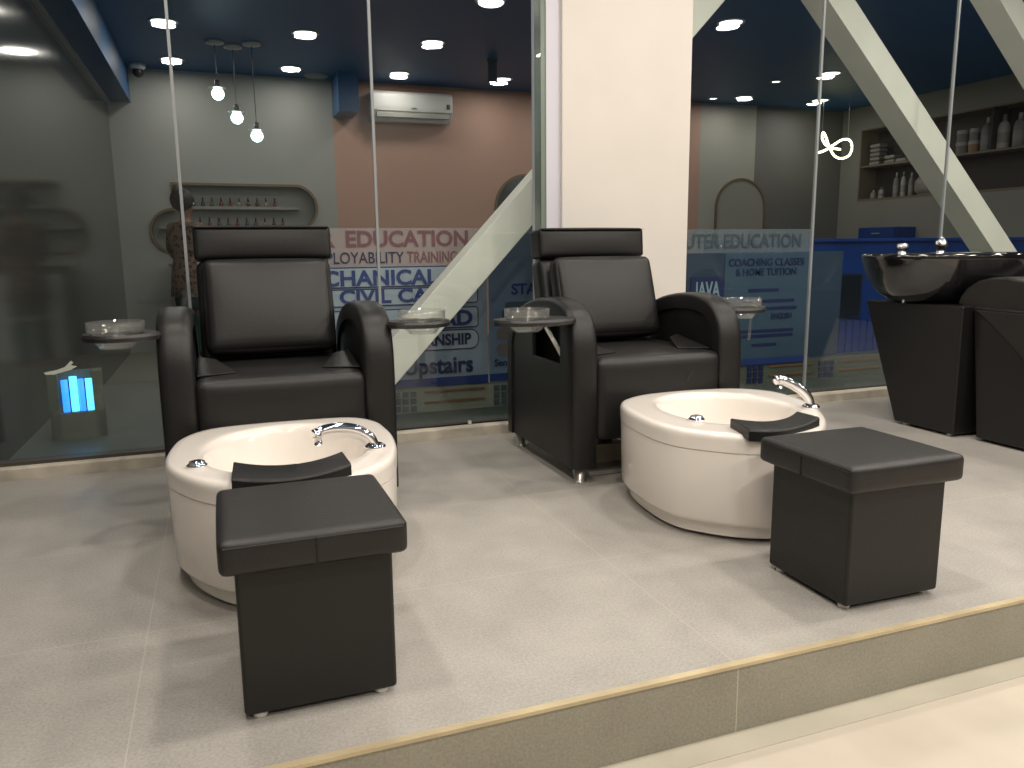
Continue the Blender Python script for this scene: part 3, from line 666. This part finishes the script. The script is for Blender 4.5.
# ------------------------------------------------------------------ reflected person, built as geometry in the mirror-image room
def person():
    t = thing('person', 'person in a leopard print top with tied black hair standing at the niche', 'person', (-0.03, 5.15, -0.151), rz=2.5)
    J = {'pel': (0, 0, 0.80, 0.115), 'waist': (0, 0, 0.94, 0.10), 'chest': (0, 0, 1.12, 0.125), 'neck0': (0, 0.0, 1.24, 0.06), 'neck': (0, -0.01, 1.29, 0.042), 'h0': (0, -0.02, 1.35, 0.062), 'h1': (0, -0.01, 1.42, 0.082), 'h2': (0, 0, 1.475, 0.06),
         'sl': (-0.13, 0, 1.185, 0.055), 'el': (-0.175, -0.02, 0.96, 0.038), 'wl': (-0.12, -0.17, 0.86, 0.026), 'hl': (-0.08, -0.24, 0.87, 0.03),
         'sr': (0.13, 0, 1.185, 0.055), 'er': (0.175, -0.02, 0.96, 0.038), 'wr': (0.12, -0.17, 0.86, 0.026), 'hr': (0.08, -0.24, 0.87, 0.03),
         'll': (-0.08, 0, 0.72, 0.085), 'kl': (-0.085, -0.01, 0.42, 0.058), 'al': (-0.085, 0.01, 0.08, 0.036), 'fl': (-0.085, -0.13, 0.035, 0.03),
         'lr': (0.08, 0, 0.72, 0.085), 'kr': (0.085, -0.01, 0.42, 0.058), 'ar': (0.085, 0.01, 0.08, 0.036), 'fr': (0.085, -0.13, 0.035, 0.03)}
    E_ = [('pel', 'waist'), ('waist', 'chest'), ('chest', 'neck0'), ('neck0', 'neck'), ('neck', 'h0'), ('h0', 'h1'), ('h1', 'h2'), ('chest', 'sl'), ('sl', 'el'), ('el', 'wl'), ('wl', 'hl'), ('chest', 'sr'), ('sr', 'er'), ('er', 'wr'), ('wr', 'hr'), ('pel', 'll'), ('ll', 'kl'), ('kl', 'al'), ('al', 'fl'), ('pel', 'lr'), ('lr', 'kr'), ('kr', 'ar'), ('ar', 'fr')]
    def skin(name, keys, edges, grow, m_, root, fingers=False):
        me = bpy.data.meshes.new(name); vs = [J[k][:3] for k in keys]; rad = [J[k][3] + grow for k in keys]; ed = [(keys.index(a), keys.index(b)) for a, b in edges]
        if fingers:
            for s, hk in ((-1, 'hl'), (1, 'hr')):
                hx, hy, hz, _ = J[hk]; b0 = keys.index(hk)
                for f in range(4):
                    dx = (f - 1.5) * 0.017
                    i0 = len(vs); ln = (0.05, 0.062, 0.06, 0.045)[f]
                    vs += [(hx + dx, hy - 0.03, hz), (hx + dx, hy - 0.03 - ln * 0.6, hz - 0.006), (hx + dx, hy - 0.03 - ln, hz - 0.024)]; rad += [0.009, 0.0085, 0.007]
                    ed += [(b0, i0), (i0, i0 + 1), (i0 + 1, i0 + 2)]
                i0 = len(vs); vs += [(hx - s * 0.035, hy - 0.005, hz), (hx - s * 0.045, hy - 0.035, hz - 0.01)]; rad += [0.01, 0.008]; ed += [(b0, i0), (i0, i0 + 1)]
        me.from_pydata(vs, ed, []); me.materials.append(M[m_]); o = bpy.data.objects.new(name, me); COL.objects.link(o); o.parent = t
        sk = o.modifiers.new('skin', 'SKIN'); sk.use_smooth_shade = True
        for i, v in enumerate(me.skin_vertices[0].data): v.radius = (rad[i], rad[i]); v.use_root = (i == keys.index(root))
        sb = o.modifiers.new('sub', 'SUBSURF'); sb.levels = 2; sb.render_levels = 2
        return o
    allk = list(J)
    skin('body', allk, E_, 0.0, 'skin', 'pel', fingers=True)
    up = ['pel', 'waist', 'chest', 'neck0', 'sl', 'el', 'sr', 'er']
    skin('patterned_top', up, [e for e in E_ if e[0] in up and e[1] in up], 0.018, 'shirt', 'pel')
    for sd in ('l', 'r'):
        P = smooth_pts([J['l' + sd][:2] + (0.78,), J['k' + sd][:3], J['a' + sd][:2] + (0.09,)], 6)
        obj('trouser_leg', tube(P, [0.082 - 0.026 * i / (len(P) - 1) for i in range(len(P))], 18), 'trousers', t, smooth=True)
    bm = bmesh.new()
    r0 = bmesh.ops.create_uvsphere(bm, u_segments=24, v_segments=16, radius=0.1)['verts']
    for v in r0: v.co = Vector((v.co.x * 0.95, v.co.y * 1.0 + 0.022, v.co.z * 1.02 + 1.435))
    r1 = bmesh.ops.create_uvsphere(bm, u_segments=16, v_segments=10, radius=0.05)['verts']
    for v in r1: v.co += Vector((-0.03, 0.10, 1.50))
    obj('hair', bm, 'hair', t, smooth=True)
    obj('tunic', lathe([(0.0, 0.98), (0.12, 0.97), (0.145, 0.88), (0.165, 0.74), (0.18, 0.60), (0.172, 0.60), (0.155, 0.74), (0.0, 0.90)], seg=28, sy=0.8), 'shirt', t, smooth=True)
    bm = bmesh.new()
    for s in (-1, 1):
        q = bmesh.ops.create_uvsphere(bm, u_segments=10, v_segments=8, radius=0.011)['verts']
        for v in q: v.co += Vector((s * 0.03, -0.083, 1.405))
    obj('eyes', bm, 'white', t, smooth=True)
    obj('nose', prism([(-0.085, 1.40), (-0.108, 1.372), (-0.082, 1.368)], -0.01, 0.01), 'skin', t, bevel=0.003)
    obj('mouth', tube([(-0.022, -0.078, 1.345), (0, -0.086, 1.343), (0.022, -0.078, 1.345)], 0.005, 8), 'ink_red', t, smooth=True)
    return t
person()

# ------------------------------------------------------------------ pedicure armchairs
OUT = [(0, 0.062), (-0.002, 0.30), (0.0, 0.46), (0.012, 0.54), (0.042, 0.598), (0.09, 0.635), (0.16, 0.655), (0.25, 0.660), (0.36, 0.652), (0.46, 0.632), (0.55, 0.60), (0.62, 0.56), (0.665, 0.50), (0.682, 0.42), (0.685, 0.062)]
def arm_band():
    pts = [Vector((p[0], p[1], 0)) for p in OUT]; sm = smooth_pts(pts, 4)
    n = len(sm); inn = []
    for i in range(n):
        a = sm[max(i - 1, 0)]; b = sm[min(i + 1, n - 1)]; tg = (b - a).normalized(); nrm = Vector((tg.y, -tg.x, 0)); inn.append(sm[i] + nrm * 0.062)
    # cross section ring across x with a padded (domed) outer face
    bm = bmesh.new(); rows = []
    sec = [(-0.5, 0.0), (-0.5, 0.72), (-0.47, 0.86), (-0.38, 0.96), (-0.2, 1.0), (0.2, 1.0), (0.38, 0.96), (0.47, 0.86), (0.5, 0.72), (0.5, 0.0)]
    for i in range(n):
        rows.append([bm.verts.new((s * 0.100, *(inn[i].lerp(sm[i], d))[:2])) for s, d in sec])
    for a, b in zip(rows, rows[1:]):
        for k in range(len(sec)):
            bm.faces.new((a[k], a[(k + 1) % len(sec)], b[(k + 1) % len(sec)], b[k]))
    bm.faces.new(rows[0]); bm.faces.new(rows[-1][::-1]); bmesh.ops.recalc_face_normals(bm, faces=bm.faces); return bm
PANEL = [(0.055, 0.062), (0.63, 0.062), (0.63, 0.42), (0.60, 0.50), (0.53, 0.555), (0.45, 0.575), (0.40, 0.585), (0.40, 0.425), (0.135, 0.425), (0.135, 0.575), (0.09, 0.55), (0.06, 0.50)]
def tray_mesh(s, out=0.09, dx=0.0):
    bm = bmesh.new(); n = 40; cx, cy = s * 0.455 + dx, 0.045; rows = []
    for ring, z in (('h', 0.584), ('h', 0.602), ('o', 0.604), ('o2', 0.596), ('o', 0.584)):
        r = []
        for k in range(n):
            a = 2 * PI * k / n; ca, sa = math.cos(a), math.sin(a)
            if ring == 'h': x, y = cx + 0.0665 * ca, cy + 0.0665 * sa
            else:
                g = 0.004 if ring == 'o2' else 0.0
                lx = (out if ca * s > 0 else (0.125 + s * dx if s * dx > 0 else 0.115)) + g
                e = abs(ca) ** (2 / 2.3); f = abs(sa) ** (2 / 2.3)
                taper = 1 - 0.35 * max(0, ca * s) ** 2
                x, y = cx + math.copysign(lx * e, ca), cy + math.copysign((0.086 + g) * f, sa) * taper
            r.append(bm.verts.new((x, y, z)))
        rows.append(r)
    rows.append(rows[0])
    for a, b in zip(rows, rows[1:]):
        for k in range(n): bm.faces.new((a[k], a[(k + 1) % n], b[(k + 1) % n], b[k]))
    bmesh.ops.recalc_face_normals(bm, faces=bm.faces); return bm
def armchair(loc, label):
    t = thing('pedicure_armchair', label, 'armchair', loc, group='black pedicure armchairs')
    for s in (-1, 1):
        bm = arm_band()
        for v in bm.verts: v.co.x += s * 0.302
        a = obj('armrest', bm, 'leather', t, smooth=True)
        e = a.modifiers.new('split', 'EDGE_SPLIT'); e.split_angle = 1.0
        bm = prism(PANEL, s * 0.326, s * 0.344) if s > 0 else prism(PANEL, -0.344, -0.326)
        obj('side_panel', bm, 'leather', t, bevel=0.004)
        obj('inner_panel', prism([(0.055, 0.062), (0.63, 0.062), (0.63, 0.45), (0.59, 0.53), (0.5, 0.58), (0.25, 0.6), (0.1, 0.57), (0.055, 0.48)], s * 0.262, s * 0.275), 'leather', t)
        tr = obj('tray', tray_mesh(s), 'tray', t, smooth=False, label='thin black swing-out tray')
        b = obj('tray_hinge', box(*sorted((s * 0.30, s * 0.355)), 0.20, 0.26, 0.555, 0.58), 'steel', tr, bevel=0.004)
        obj('tray_arm', tube([(s * 0.325, 0.22, 0.575), (s * 0.38, 0.12, 0.58)], 0.010, 10), 'steel', tr)
        obj('gas_strut', tube([(s * 0.335, 0.13, 0.455), (s * 0.342, 0.26, 0.545)], 0.0085, 10), 'white_plastic', tr, smooth=True)
        for y in (0.05, 0.64):
            obj('leg', lathe([(0, 0.0), (0.025, 0.0), (0.025, 0.005), (0.019, 0.010), (0.027, 0.062), (0.0, 0.062)], c=(s * 0.302, y, 0), seg=24), 'steel', t, smooth=True)
    seat = obj('seat', cushion((0, 0.265, 0.305), (0.520, 0.53, 0.300), 0.032, (0, 0.006, 0.006)), 'leather', t, smooth=True)
    # raised wedge pads where the seat meets the arms
    for s in (-1, 1):
        bm = bmesh.new(); q = [(s * 0.25, 0.06, 0.462), (s * 0.13, 0.10, 0.462), (s * 0.19, 0.26, 0.487), (s * 0.25, 0.30, 0.494), (s * 0.25, 0.10, 0.43), (s * 0.13, 0.14, 0.43), (s * 0.20, 0.26, 0.43), (s * 0.25, 0.30, 0.43)]
        vs = [bm.verts.new(p) for p in q]; bm.faces.new(vs[:4]); bm.faces.new(vs[4:][::-1])
        for i in range(4): bm.faces.new((vs[i], vs[(i + 1) % 4], vs[4 + (i + 1) % 4], vs[4 + i]))
        bmesh.ops.recalc_face_normals(bm, faces=bm.faces); obj('corner_pad', bm, 'leather', seat, bevel=0.005)
    rot = Matrix.Translation((0, 0.47, 0.42)) @ Matrix.Rotation(-0.24, 4, 'X')
    obj('backrest', cushion((0, 0.075, 0.20), (0.478, 0.11, 0.40), 0.03, (0.0, 0.006, 0), mtx=rot), 'leather', t, smooth=True)
    rot2 = Matrix.Translation((0, 0.335, 0.478)) @ Matrix.Rotation(-0.33, 4, 'X')
    obj('back_cushion', cushion((0, 0.06, 0.190), (0.436, 0.085, 0.330), 0.026, (0.006, 0.020, 0.006), mtx=rot2), 'leather', t, smooth=True)
    rot3 = Matrix.Translation((0, 0.56, 0.805)) @ Matrix.Rotation(-0.10, 4, 'X')
    obj('headrest', cushion((0, 0.055, 0.058), (0.484, 0.11, 0.120), 0.014, (0.0, 0.008, 0.004), mtx=rot3), 'leather', t, smooth=True)
    obj('headrest_seam', box(-0.236, 0.236, 0.49, 0.53, 0.0, 0.0015, Matrix.Translation((0, 0.066, 0.915))), 'rubber', t)
    return t
c1 = armchair((0.370, 0.062, 0), 'black leather pedicure armchair facing the tub beside the dark side glass')
c2 = dup(c1, (1.690, 0.028, 0), label='black leather pedicure armchair in front of the cream pillar')
c1.scale = (1.0, 1.0, 1.012)
for ch in c2.children:
    if ch.name.startswith('tray'):
        sd = 1 if sum(v.co.x for v in ch.data.vertices) > 0 else -1
        bm = tray_mesh(sd, 0.12 if sd < 0 else 0.10, -0.05 if sd < 0 else -0.012)
        if sd > 0: bmesh.ops.translate(bm, verts=bm.verts, vec=(0, 0.10, 0))
        me = bpy.data.meshes.new('tray'); bm.to_mesh(me); bm.free(); me.materials.append(M['tray']); ch.data = me
# faint crown-like emboss on the second seat front
em = obj('embossed_mark', tube([(0.06, -0.001, 0.345), (0.075, -0.003, 0.385), (0.105, -0.004, 0.35), (0.135, -0.003, 0.395), (0.15, -0.001, 0.345)], 0.002, 6), 'leather_lid', c2)
# trays' clear bowls
BW = [(0.0, -0.045), (0.045, -0.045), (0.058, -0.03), (0.0635, -0.006), (0.066, 0.0), (0.077, 0.004), (0.078, 0.032), (0.075, 0.032), (0.074, 0.008), (0.063, 0.003), (0.060, -0.006), (0.055, -0.027), (0.043, -0.041), (0.0, -0.041)]
bw = None
for (cx, cy, s, lb) in ((0.370, 0.062, -1, 'clear plastic bowl on the tray by the dark side glass'), (0.370, 0.062, 1, 'clear plastic bowl on the tray in front of the pale slanted beam'),
                        (1.690, 0.028, -1, 'clear plastic bowl on the tray nearest the blue poster panel'), (1.690, 0.028, 1, 'clear plastic bowl half hidden behind the armrest of the pillar chair')):
    p = (cx + s * 0.455 - ((0.05 if s < 0 else 0.012) if cx > 1 else 0), cy + (0.145 if cx > 1 and s > 0 else 0.045), 0.6055 if cx > 1 else 0.6055 * 1.012)
    if bw is None:
        bw = thing('manicure_bowl', lb, 'bowl', p, group='clear manicure bowls on the chair trays')
        obj('dish', lathe(BW, seg=40), 'clear', bw, smooth=True)
    else: dup(bw, p, label=lb)
# drain spouts under two bowls
tag(obj('drain_spout', tube([(2.165, 0.15, 0.562), (2.150, 0.14, 0.475)], 0.006, 8), 'clear', smooth=True), 'thin clear strip hanging below the tray bowl on the far side of the pillar chair', 'spout')
tag(obj('floor_cable', tube(smooth_pts([(0.70, 0.953, 0.049), (0.95, 0.955, 0.049), (1.10, 0.952, 0.049), (1.30, 0.955, 0.049), (1.58, 0.953, 0.049)], 6), 0.0035, 8), 'rubber', smooth=True), 'thin black cable lying along the cement curb between the two armchairs', 'cable')
tag(obj('cable_clip', box(1.235, 1.25, 0.945, 0.961, 0.046, 0.062), 'white_plastic', bevel=0.002), 'tiny white clip holding the black cable on the cement curb', 'cable clip')
# box and cable under second chair
t = thing('power_box', 'beige power box on the floor under the pillar chair', 'box', (1.61, 0.33, 0))
obj('body', box(-0.07, 0.07, -0.05, 0.05, 0.0, 0.075), 'beige_box', t, bevel=0.004)
obj('plug', box(-0.01, 0.03, -0.02, 0.02, 0.075, 0.1), 'rubber', t, bevel=0.003)
tag(obj('power_cable', tube(smooth_pts([(1.655, 0.27, 0.095), (1.70, 0.22, 0.10), (1.712, 0.19, 0.05), (1.725, 0.16, 0.006), (1.80, 0.15, 0.006)], 6), 0.004, 8), 'rubber', smooth=True), 'black cable running from the beige box to the tub', 'cable')
t = thing('base_bar', 'flat metal bar on the floor under the pillar chair', 'bar', (1.69, 0.14, 0))
obj('bar', box(-0.24, 0.24, -0.012, 0.012, 0.0, 0.018), 'steel', t, bevel=0.003)

# ------------------------------------------------------------------ foot tubs
RIM = {0: [(0.0, -0.262), (0.13, -0.225), (0.225, -0.135), (0.272, -0.02), (0.296, 0.126), (0.298, 0.24), (0.285, 0.35), (0.223, 0.432), (0.10, 0.452), (-0.079, 0.455), (-0.20, 0.43), (-0.272, 0.34), (-0.299, 0.20), (-0.298, 0.05), (-0.255, -0.07), (-0.188, -0.17), (-0.10, -0.235)],
       1: [(-0.06, -0.287), (0.03, -0.25), (0.110, -0.188), (0.185, -0.10), (0.250, 0.01), (0.295, 0.12), (0.312, 0.20), (0.304, 0.312), (0.224, 0.405), (0.095, 0.440), (-0.028, 0.448), (-0.167, 0.431), (-0.275, 0.365), (-0.325, 0.27), (-0.348, 0.15), (-0.356, 0.02), (-0.340, -0.075), (-0.296, -0.145), (-0.232, -0.215), (-0.15, -0.266)]}
RV = 0
def tub_outline(scale_in=0.0, n=72):
    """plan of the rim: broad back, rounded front"""
    sm = [p for p in smooth_pts([(x, y, 0) for x, y in RIM[RV]], 12, closed=True)]
    L_ = [0.0]
    for i in range(len(sm)): L_.append(L_[-1] + (sm[(i + 1) % len(sm)] - sm[i]).length)
    raw = []; j = 0
    for k in range(n):
        d = L_[-1] * k / n
        while L_[j + 1] < d: j += 1
        f = (d - L_[j]) / max(L_[j + 1] - L_[j], 1e-9); raw.append(sm[j].lerp(sm[(j + 1) % len(sm)], f))
    out = []
    for k in range(n):
        tg = (raw[(k + 1) % n] - raw[k - 1]).normalized(); nrm = Vector((-tg.y, tg.x, 0)); q = raw[k] + nrm * scale_in; out.append((q.x, q.y))
    return out
def basin_outline(n=72, inset=0.0):
    """opening: wide at the back shoulders, shelf left at both front corners; points follow the rim points"""
    cx = (min(p[0] for p in RIM[RV]) + max(p[0] for p in RIM[RV])) / 2
    pts = []
    for (x, y) in tub_outline(0.0, n):
        a = math.atan2(y - 0.12, x - cx); ca, sa = math.cos(a), math.sin(a)
        r = 1.0 / ((abs(ca) / (0.205 - inset)) ** 2.4 + (abs(sa) / ((0.262 if sa > 0 else 0.235) - inset)) ** 2.4) ** (1 / 2.4)
        if sa > 0: r *= 1 - 0.05 * math.sin(2 * a) ** 2 * (1 if ca < 0 else 0.4) - 0.035 * math.exp(-((a - PI / 2 - 0.35) / 0.25) ** 2)
        pts.append((cx + r * ca, 0.12 + r * sa))
    return pts
HT = 0.322
def tub_body():
    bm = bmesh.new(); n = 72; rows = []
    def ring(pts, z): rows.append([bm.verts.new((x, y, z)) for x, y in pts])
    ring(tub_outline(0.036), 0.012); ring(tub_outline(0.034), 0.044); ring(tub_outline(0.024), 0.047)
    ring(tub_outline(0.014), 0.052); ring(tub_outline(0.008), 0.064); ring(tub_outline(0.003), 0.24); ring(tub_outline(0.003), 0.266); ring(tub_outline(0.0055), 0.2672)
    ring(tub_outline(0.0055), 0.2688); ring(tub_outline(0.001), 0.270); ring(tub_outline(0.0), 0.30); ring(tub_outline(0.0), 0.308); ring(tub_outline(0.002), 0.3145); ring(tub_outline(0.006), 0.3195); ring(tub_outline(0.012), HT); ring(tub_outline(0.028), HT)
    A = tub_outline(0.028); B = basin_outline(inset=-0.02)
    for f in (0.35, 0.7): ring([(a[0] * (1 - f) + b[0] * f, a[1] * (1 - f) + b[1] * f) for a, b in zip(A, B)], HT)
    ring(basin_outline(inset=-0.02), HT); ring(basin_outline(inset=-0.010), HT - 0.002); ring(basin_outline(inset=-0.002), HT - 0.009); ring(basin_outline(inset=0.003), HT - 0.022)
    ring(basin_outline(inset=0.018), HT - 0.08); ring(basin_outline(inset=0.03), HT - 0.15); ring(basin_outline(inset=0.05), HT - 0.185); ring(basin_outline(inset=0.09), HT - 0.20); ring(basin_outline(inset=0.16), HT - 0.203)
    for a, b in zip(rows, rows[1:]):
        for k in range(n): bm.faces.new((a[k], a[(k + 1) % n], b[(k + 1) % n], b[k]))
    bm.faces.new(rows[0][::-1]); bm.faces.new(rows[-1]); bmesh.ops.recalc_face_normals(bm, faces=bm.faces); return bm
PAD = {0: ((-0.138, -0.098), (0.118, -0.098), (0.122, -0.222), (-0.146, -0.243)), 1: ((-0.185, -0.125), (0.055, -0.120), (0.064, -0.212), (-0.222, -0.262))}
def footrest_pad():
    """thick black pad lying across the front rim, bowed toward the front"""
    bm = bmesh.new(); n = 16; rows = []; bl, br, fr, fl = [Vector(p) for p in PAD[RV]]
    for i in range(n + 1):
        u = i / n; c = 4 * u * (1 - u); p = bl.lerp(br, u) + Vector((0, -0.040 * c)); q = fl.lerp(fr, u) + Vector((0, -0.026 * c)); d = (q - p)
        zt = HT + 0.028 - 0.010 * c
        def W(f, z): return bm.verts.new((*(p + d * f), z))
        rows.append([W(0, HT - 0.002), W(0.0, zt - 0.004), W(0.05, zt), W(0.93, zt - 0.001), W(1.0, zt - 0.006), W(1.0, zt - 0.036)])
    for a, b in zip(rows, rows[1:]):
        for k in range(6): bm.faces.new((a[k], a[(k + 1) % 6], b[(k + 1) % 6], b[k]))
    bm.faces.new(rows[0]); bm.faces.new(rows[-1][::-1]); bmesh.ops.recalc_face_normals(bm, faces=bm.faces); return bm
def foot_tub(loc, rz, label, spray):
    global RV; RV = spray
    t = thing('foot_tub', label, 'foot tub', loc, rz, group='cream pedicure foot tubs')
    sh = obj('shell', tub_body(), 'tub', t, smooth=True); e = sh.modifiers.new('split', 'EDGE_SPLIT'); e.split_angle = 0.9
    obj('footrest_pad', footrest_pad(), 'rubber', t, bevel=0.004, label='black curved footrest pad')
    kn = obj('control_knob', lathe([(0, 0), (0.024, 0), (0.025, 0.006), (0.019, 0.010), (0.018, 0.014), (0.010, 0.016), (0, 0.016)], c=(-0.222, -0.01, HT), seg=28), 'chrome', t, smooth=True)
    obj('drain', lathe([(0, 0.004), (0.02, 0.004), (0.028, 0.0)], c=(0, 0.12, HT - 0.203), seg=24), 'chrome', t, smooth=True)
    f = obj('faucet', spray_mesh(spray), 'chrome', t, smooth=True)
    obj('faucet_base', lathe([(0, 0), (0.027, 0), (0.028, 0.006), (0.02, 0.012), (0, 0.012)], c=(0.220, 0.005, HT), seg=28), 'chrome', f, smooth=True)
    for a in (0.3, 1.3, 2.2, 3.6, 4.5, 5.4):
        obj('foot', lathe([(0, 0), (0.017, 0), (0.017, 0.012), (0, 0.012)], c=(0.22 * math.cos(a), 0.09 + 0.27 * math.sin(a), 0), seg=14), 'white_plastic', t)
    return t
def spray_mesh(kind):
    bx, by = 0.220, 0.005
    if kind == 0:
        P = smooth_pts([(bx, by, HT + 0.005), (bx - 0.012, by + 0.002, HT + 0.03), (bx - 0.045, by + 0.004, HT + 0.052), (bx - 0.09, by + 0.004, HT + 0.062), (bx - 0.135, by, HT + 0.060), (bx - 0.155, by - 0.004, HT + 0.048)], 6)
        n = len(P); R_ = [0.011 + 0.003 * math.sin(PI * i / n) for i in range(n - 4)] + [0.016, 0.017, 0.017, 0.014]
        bm = tube(P, R_, 14); add_tube(bm, [(bx - 0.150, by - 0.004, HT + 0.045), (bx - 0.148, by - 0.006, HT + 0.024)], [0.012, 0.010], 12)
    else:
        P = smooth_pts([(bx, by, HT + 0.005), (bx - 0.006, by + 0.005, HT + 0.03), (bx - 0.03, by + 0.012, HT + 0.058), (bx - 0.07, by + 0.02, HT + 0.082), (bx - 0.105, by + 0.026, HT + 0.096), (bx - 0.125, by + 0.03, HT + 0.094)], 6)
        n = len(P); R_ = [0.012 + 0.004 * math.sin(PI * i / n) for i in range(n - 4)] + [0.016, 0.016, 0.015, 0.012]
        bm = tube(P, R_, 14); add_tube(bm, [(bx - 0.105, by + 0.026, HT + 0.09), (bx - 0.108, by + 0.024, HT + 0.066)], [0.011, 0.009], 12)
    return bm
foot_tub((0.345, -0.398, 0), 0.0, 'cream foot tub before the armchair by the dark side glass', 0)
foot_tub((1.755, -0.430, 0), 0.0, 'cream foot tub before the armchair at the cream pillar', 1)

# ------------------------------------------------------------------ ottomans
def ottoman(loc, rz, label):
    t = thing('ottoman_stool', label, 'stool', loc, rz, group='black cube stools')
    obj('body', box(-0.140, 0.140, -0.14, 0.14, 0.012, 0.296), 'leather', t, bevel=0.008, seg=3)
    ld = obj('padded_lid', cushion((0, 0, 0.323), (0.330, 0.335, 0.064), 0.013, (0.002, 0.002, 0.005)), 'leather_lid', t, smooth=True)
    for yy in (-0.1695, 0.1695):
        obj('lid_seam', box(-0.0015, 0.0015, yy - 0.001, yy + 0.001, 0.294, 0.345), 'rubber', ld)
    for yy in (-0.1675, 0.1675): obj('piping', tube([(-0.156, yy, 0.344), (0.156, yy, 0.344)], 0.0016, 6), 'leather_lid', ld)
    for x in (-0.112, 0.112):
        for y in (-0.118, 0.118):
            obj('foot', lathe([(0, 0), (0.013, 0), (0.014, 0.004), (0.013, 0.014), (0, 0.014)], c=(x, y, 0), seg=18), 'white_plastic', t, smooth=True)
    return t
o1 = ottoman((0.333, -0.905, 0), 0.0, 'black leather cube stool in front of the tub by the side glass')
dup(o1, (1.655, -0.958, 0), -PI / 2 - 0.015, 'black leather cube stool at the step edge, in front of the pillar tub')

# ------------------------------------------------------------------ shampoo unit
t = thing('shampoo_chair', 'black shampoo chair with pedestal cut off by the photo edge', 'shampoo chair', (3.18, 0, 0))
obj('pedestal', prism([(0.05, 0.012), (0.375, 0.012), (0.60, 0.572), (0.055, 0.575)], 0.0, 0.60), 'leather', t, bevel=0.006)
obj('pedestal_edge', tube([(0.0, 0.051, 0.02), (0.0, 0.055, 0.57)], 0.0035, 8), 'leather_lid', t)
obj('side_panel', prism([(-0.02, 0.012), (-0.85, 0.012), (-0.85, 0.50), (-0.62, 0.56), (0.045, 0.575)][::-1], 0.048, 0.13), 'leather', t, bevel=0.008)
obj('side_panel', prism([(-0.02, 0.012), (-0.85, 0.012), (-0.85, 0.50), (-0.62, 0.56), (0.045, 0.575)][::-1], 0.52, 0.60), 'leather', t, bevel=0.008)
obj('side_fold', prism([(0.03, 0.560), (-0.06, 0.50), (-0.42, 0.20), (-0.60, 0.16), (-0.60, 0.555)][::-1], 0.040, 0.05), 'leather_lid', t, bevel=0.003)
obj('seat', cushion((0.325, -0.48, 0.30), (0.385, 0.72, 0.22), 0.04, (0, 0, 0.01)), 'leather', t, smooth=True)
bp = smooth_pts([(0.14, 0.575), (0.12, 0.625), (0.06, 0.672), (-0.02, 0.698), (-0.12, 0.70), (-0.24, 0.665), (-0.36, 0.60), (-0.46, 0.52)], 4)
bk = [(p[0], p[1]) for p in [Vector(q) for q in bp]] if False else None
top = [(0.14, 0.578), (0.128, 0.615), (0.10, 0.65), (0.05, 0.682), (-0.01, 0.698), (-0.08, 0.702), (-0.16, 0.69), (-0.26, 0.65), (-0.36, 0.59), (-0.45, 0.52)]
obj('backrest', prism(top + [(-0.45, 0.42), (-0.30, 0.48), (-0.10, 0.52), (0.05, 0.54)], 0.062, 0.59), 'leather_lid', t, bevel=0.012, seg=3)
bm = bmesh.new()
for i in range(6):
    x = 0.12 + i * 0.075
    for (y0, z0), (y1, z1), dx in (((-0.03, 0.701), (-0.12, 0.700), 0.035), ((-0.12, 0.700), (-0.20, 0.678), -0.035)):
        add_tube(bm, [(x, y0, z0), (x + dx, y1, z1)], 0.0016, 6)
bmesh.ops.recalc_face_normals(bm, faces=bm.faces)
obj('quilting', bm, 'rubber', t)
for x, y in ((0.03, 0.09), (0.03, 0.33), (0.57, 0.09), (0.57, 0.33), (0.09, -0.78), (0.56, -0.78)):
    obj('foot', lathe([(0, 0), (0.014, 0), (0.014, 0.014), (0, 0.014)], c=(x, y, 0), seg=14), 'white_plastic', t)

t = thing('wash_basin', 'glossy black shampoo basin on the pedestal behind the shampoo chair', 'basin', (3.43, 0.36, 0.575))
prof = [(0, 0.0), (0.58, 0.0), (0.70, 0.018), (0.82, 0.055), (0.91, 0.105), (0.965, 0.16), (0.99, 0.195), (1.0, 0.212), (0.985, 0.222), (0.92, 0.216), (0.86, 0.195), (0.72, 0.11), (0.50, 0.055), (0, 0.04)]
obj('bowl', lathe([(r * 0.44, z) for r, z in prof], seg=56, sy=0.70), 'gloss_black', t, smooth=True)
tp = obj('mixer_tap', lathe([(0, 0), (0.022, 0), (0.02, 0.014), (0.014, 0.02), (0.022, 0.03), (0.026, 0.042), (0.02, 0.055), (0, 0.058)], c=(-0.355, -0.06, 0.212), seg=24), 'chrome', t, smooth=True)
obj('tap_lever', tube([(-0.355, -0.06, 0.257), (-0.39, -0.08, 0.254)], [0.009, 0.006], 10), 'chrome', tp, smooth=True)
obj('spray_head', lathe([(0, 0), (0.024, 0), (0.024, 0.006), (0.017, 0.01), (0.017, 0.035), (0.024, 0.04), (0.024, 0.062), (0.014, 0.068), (0.013, 0.08), (0, 0.082)], c=(-0.205, -0.13, 0.212), seg=24), 'chrome', t, smooth=True)
obj('drain_pipe', tube([(-0.28, -0.02, 0.12), (-0.283, -0.02, 0.0)], 0.008, 10), 'chrome', t, smooth=True)
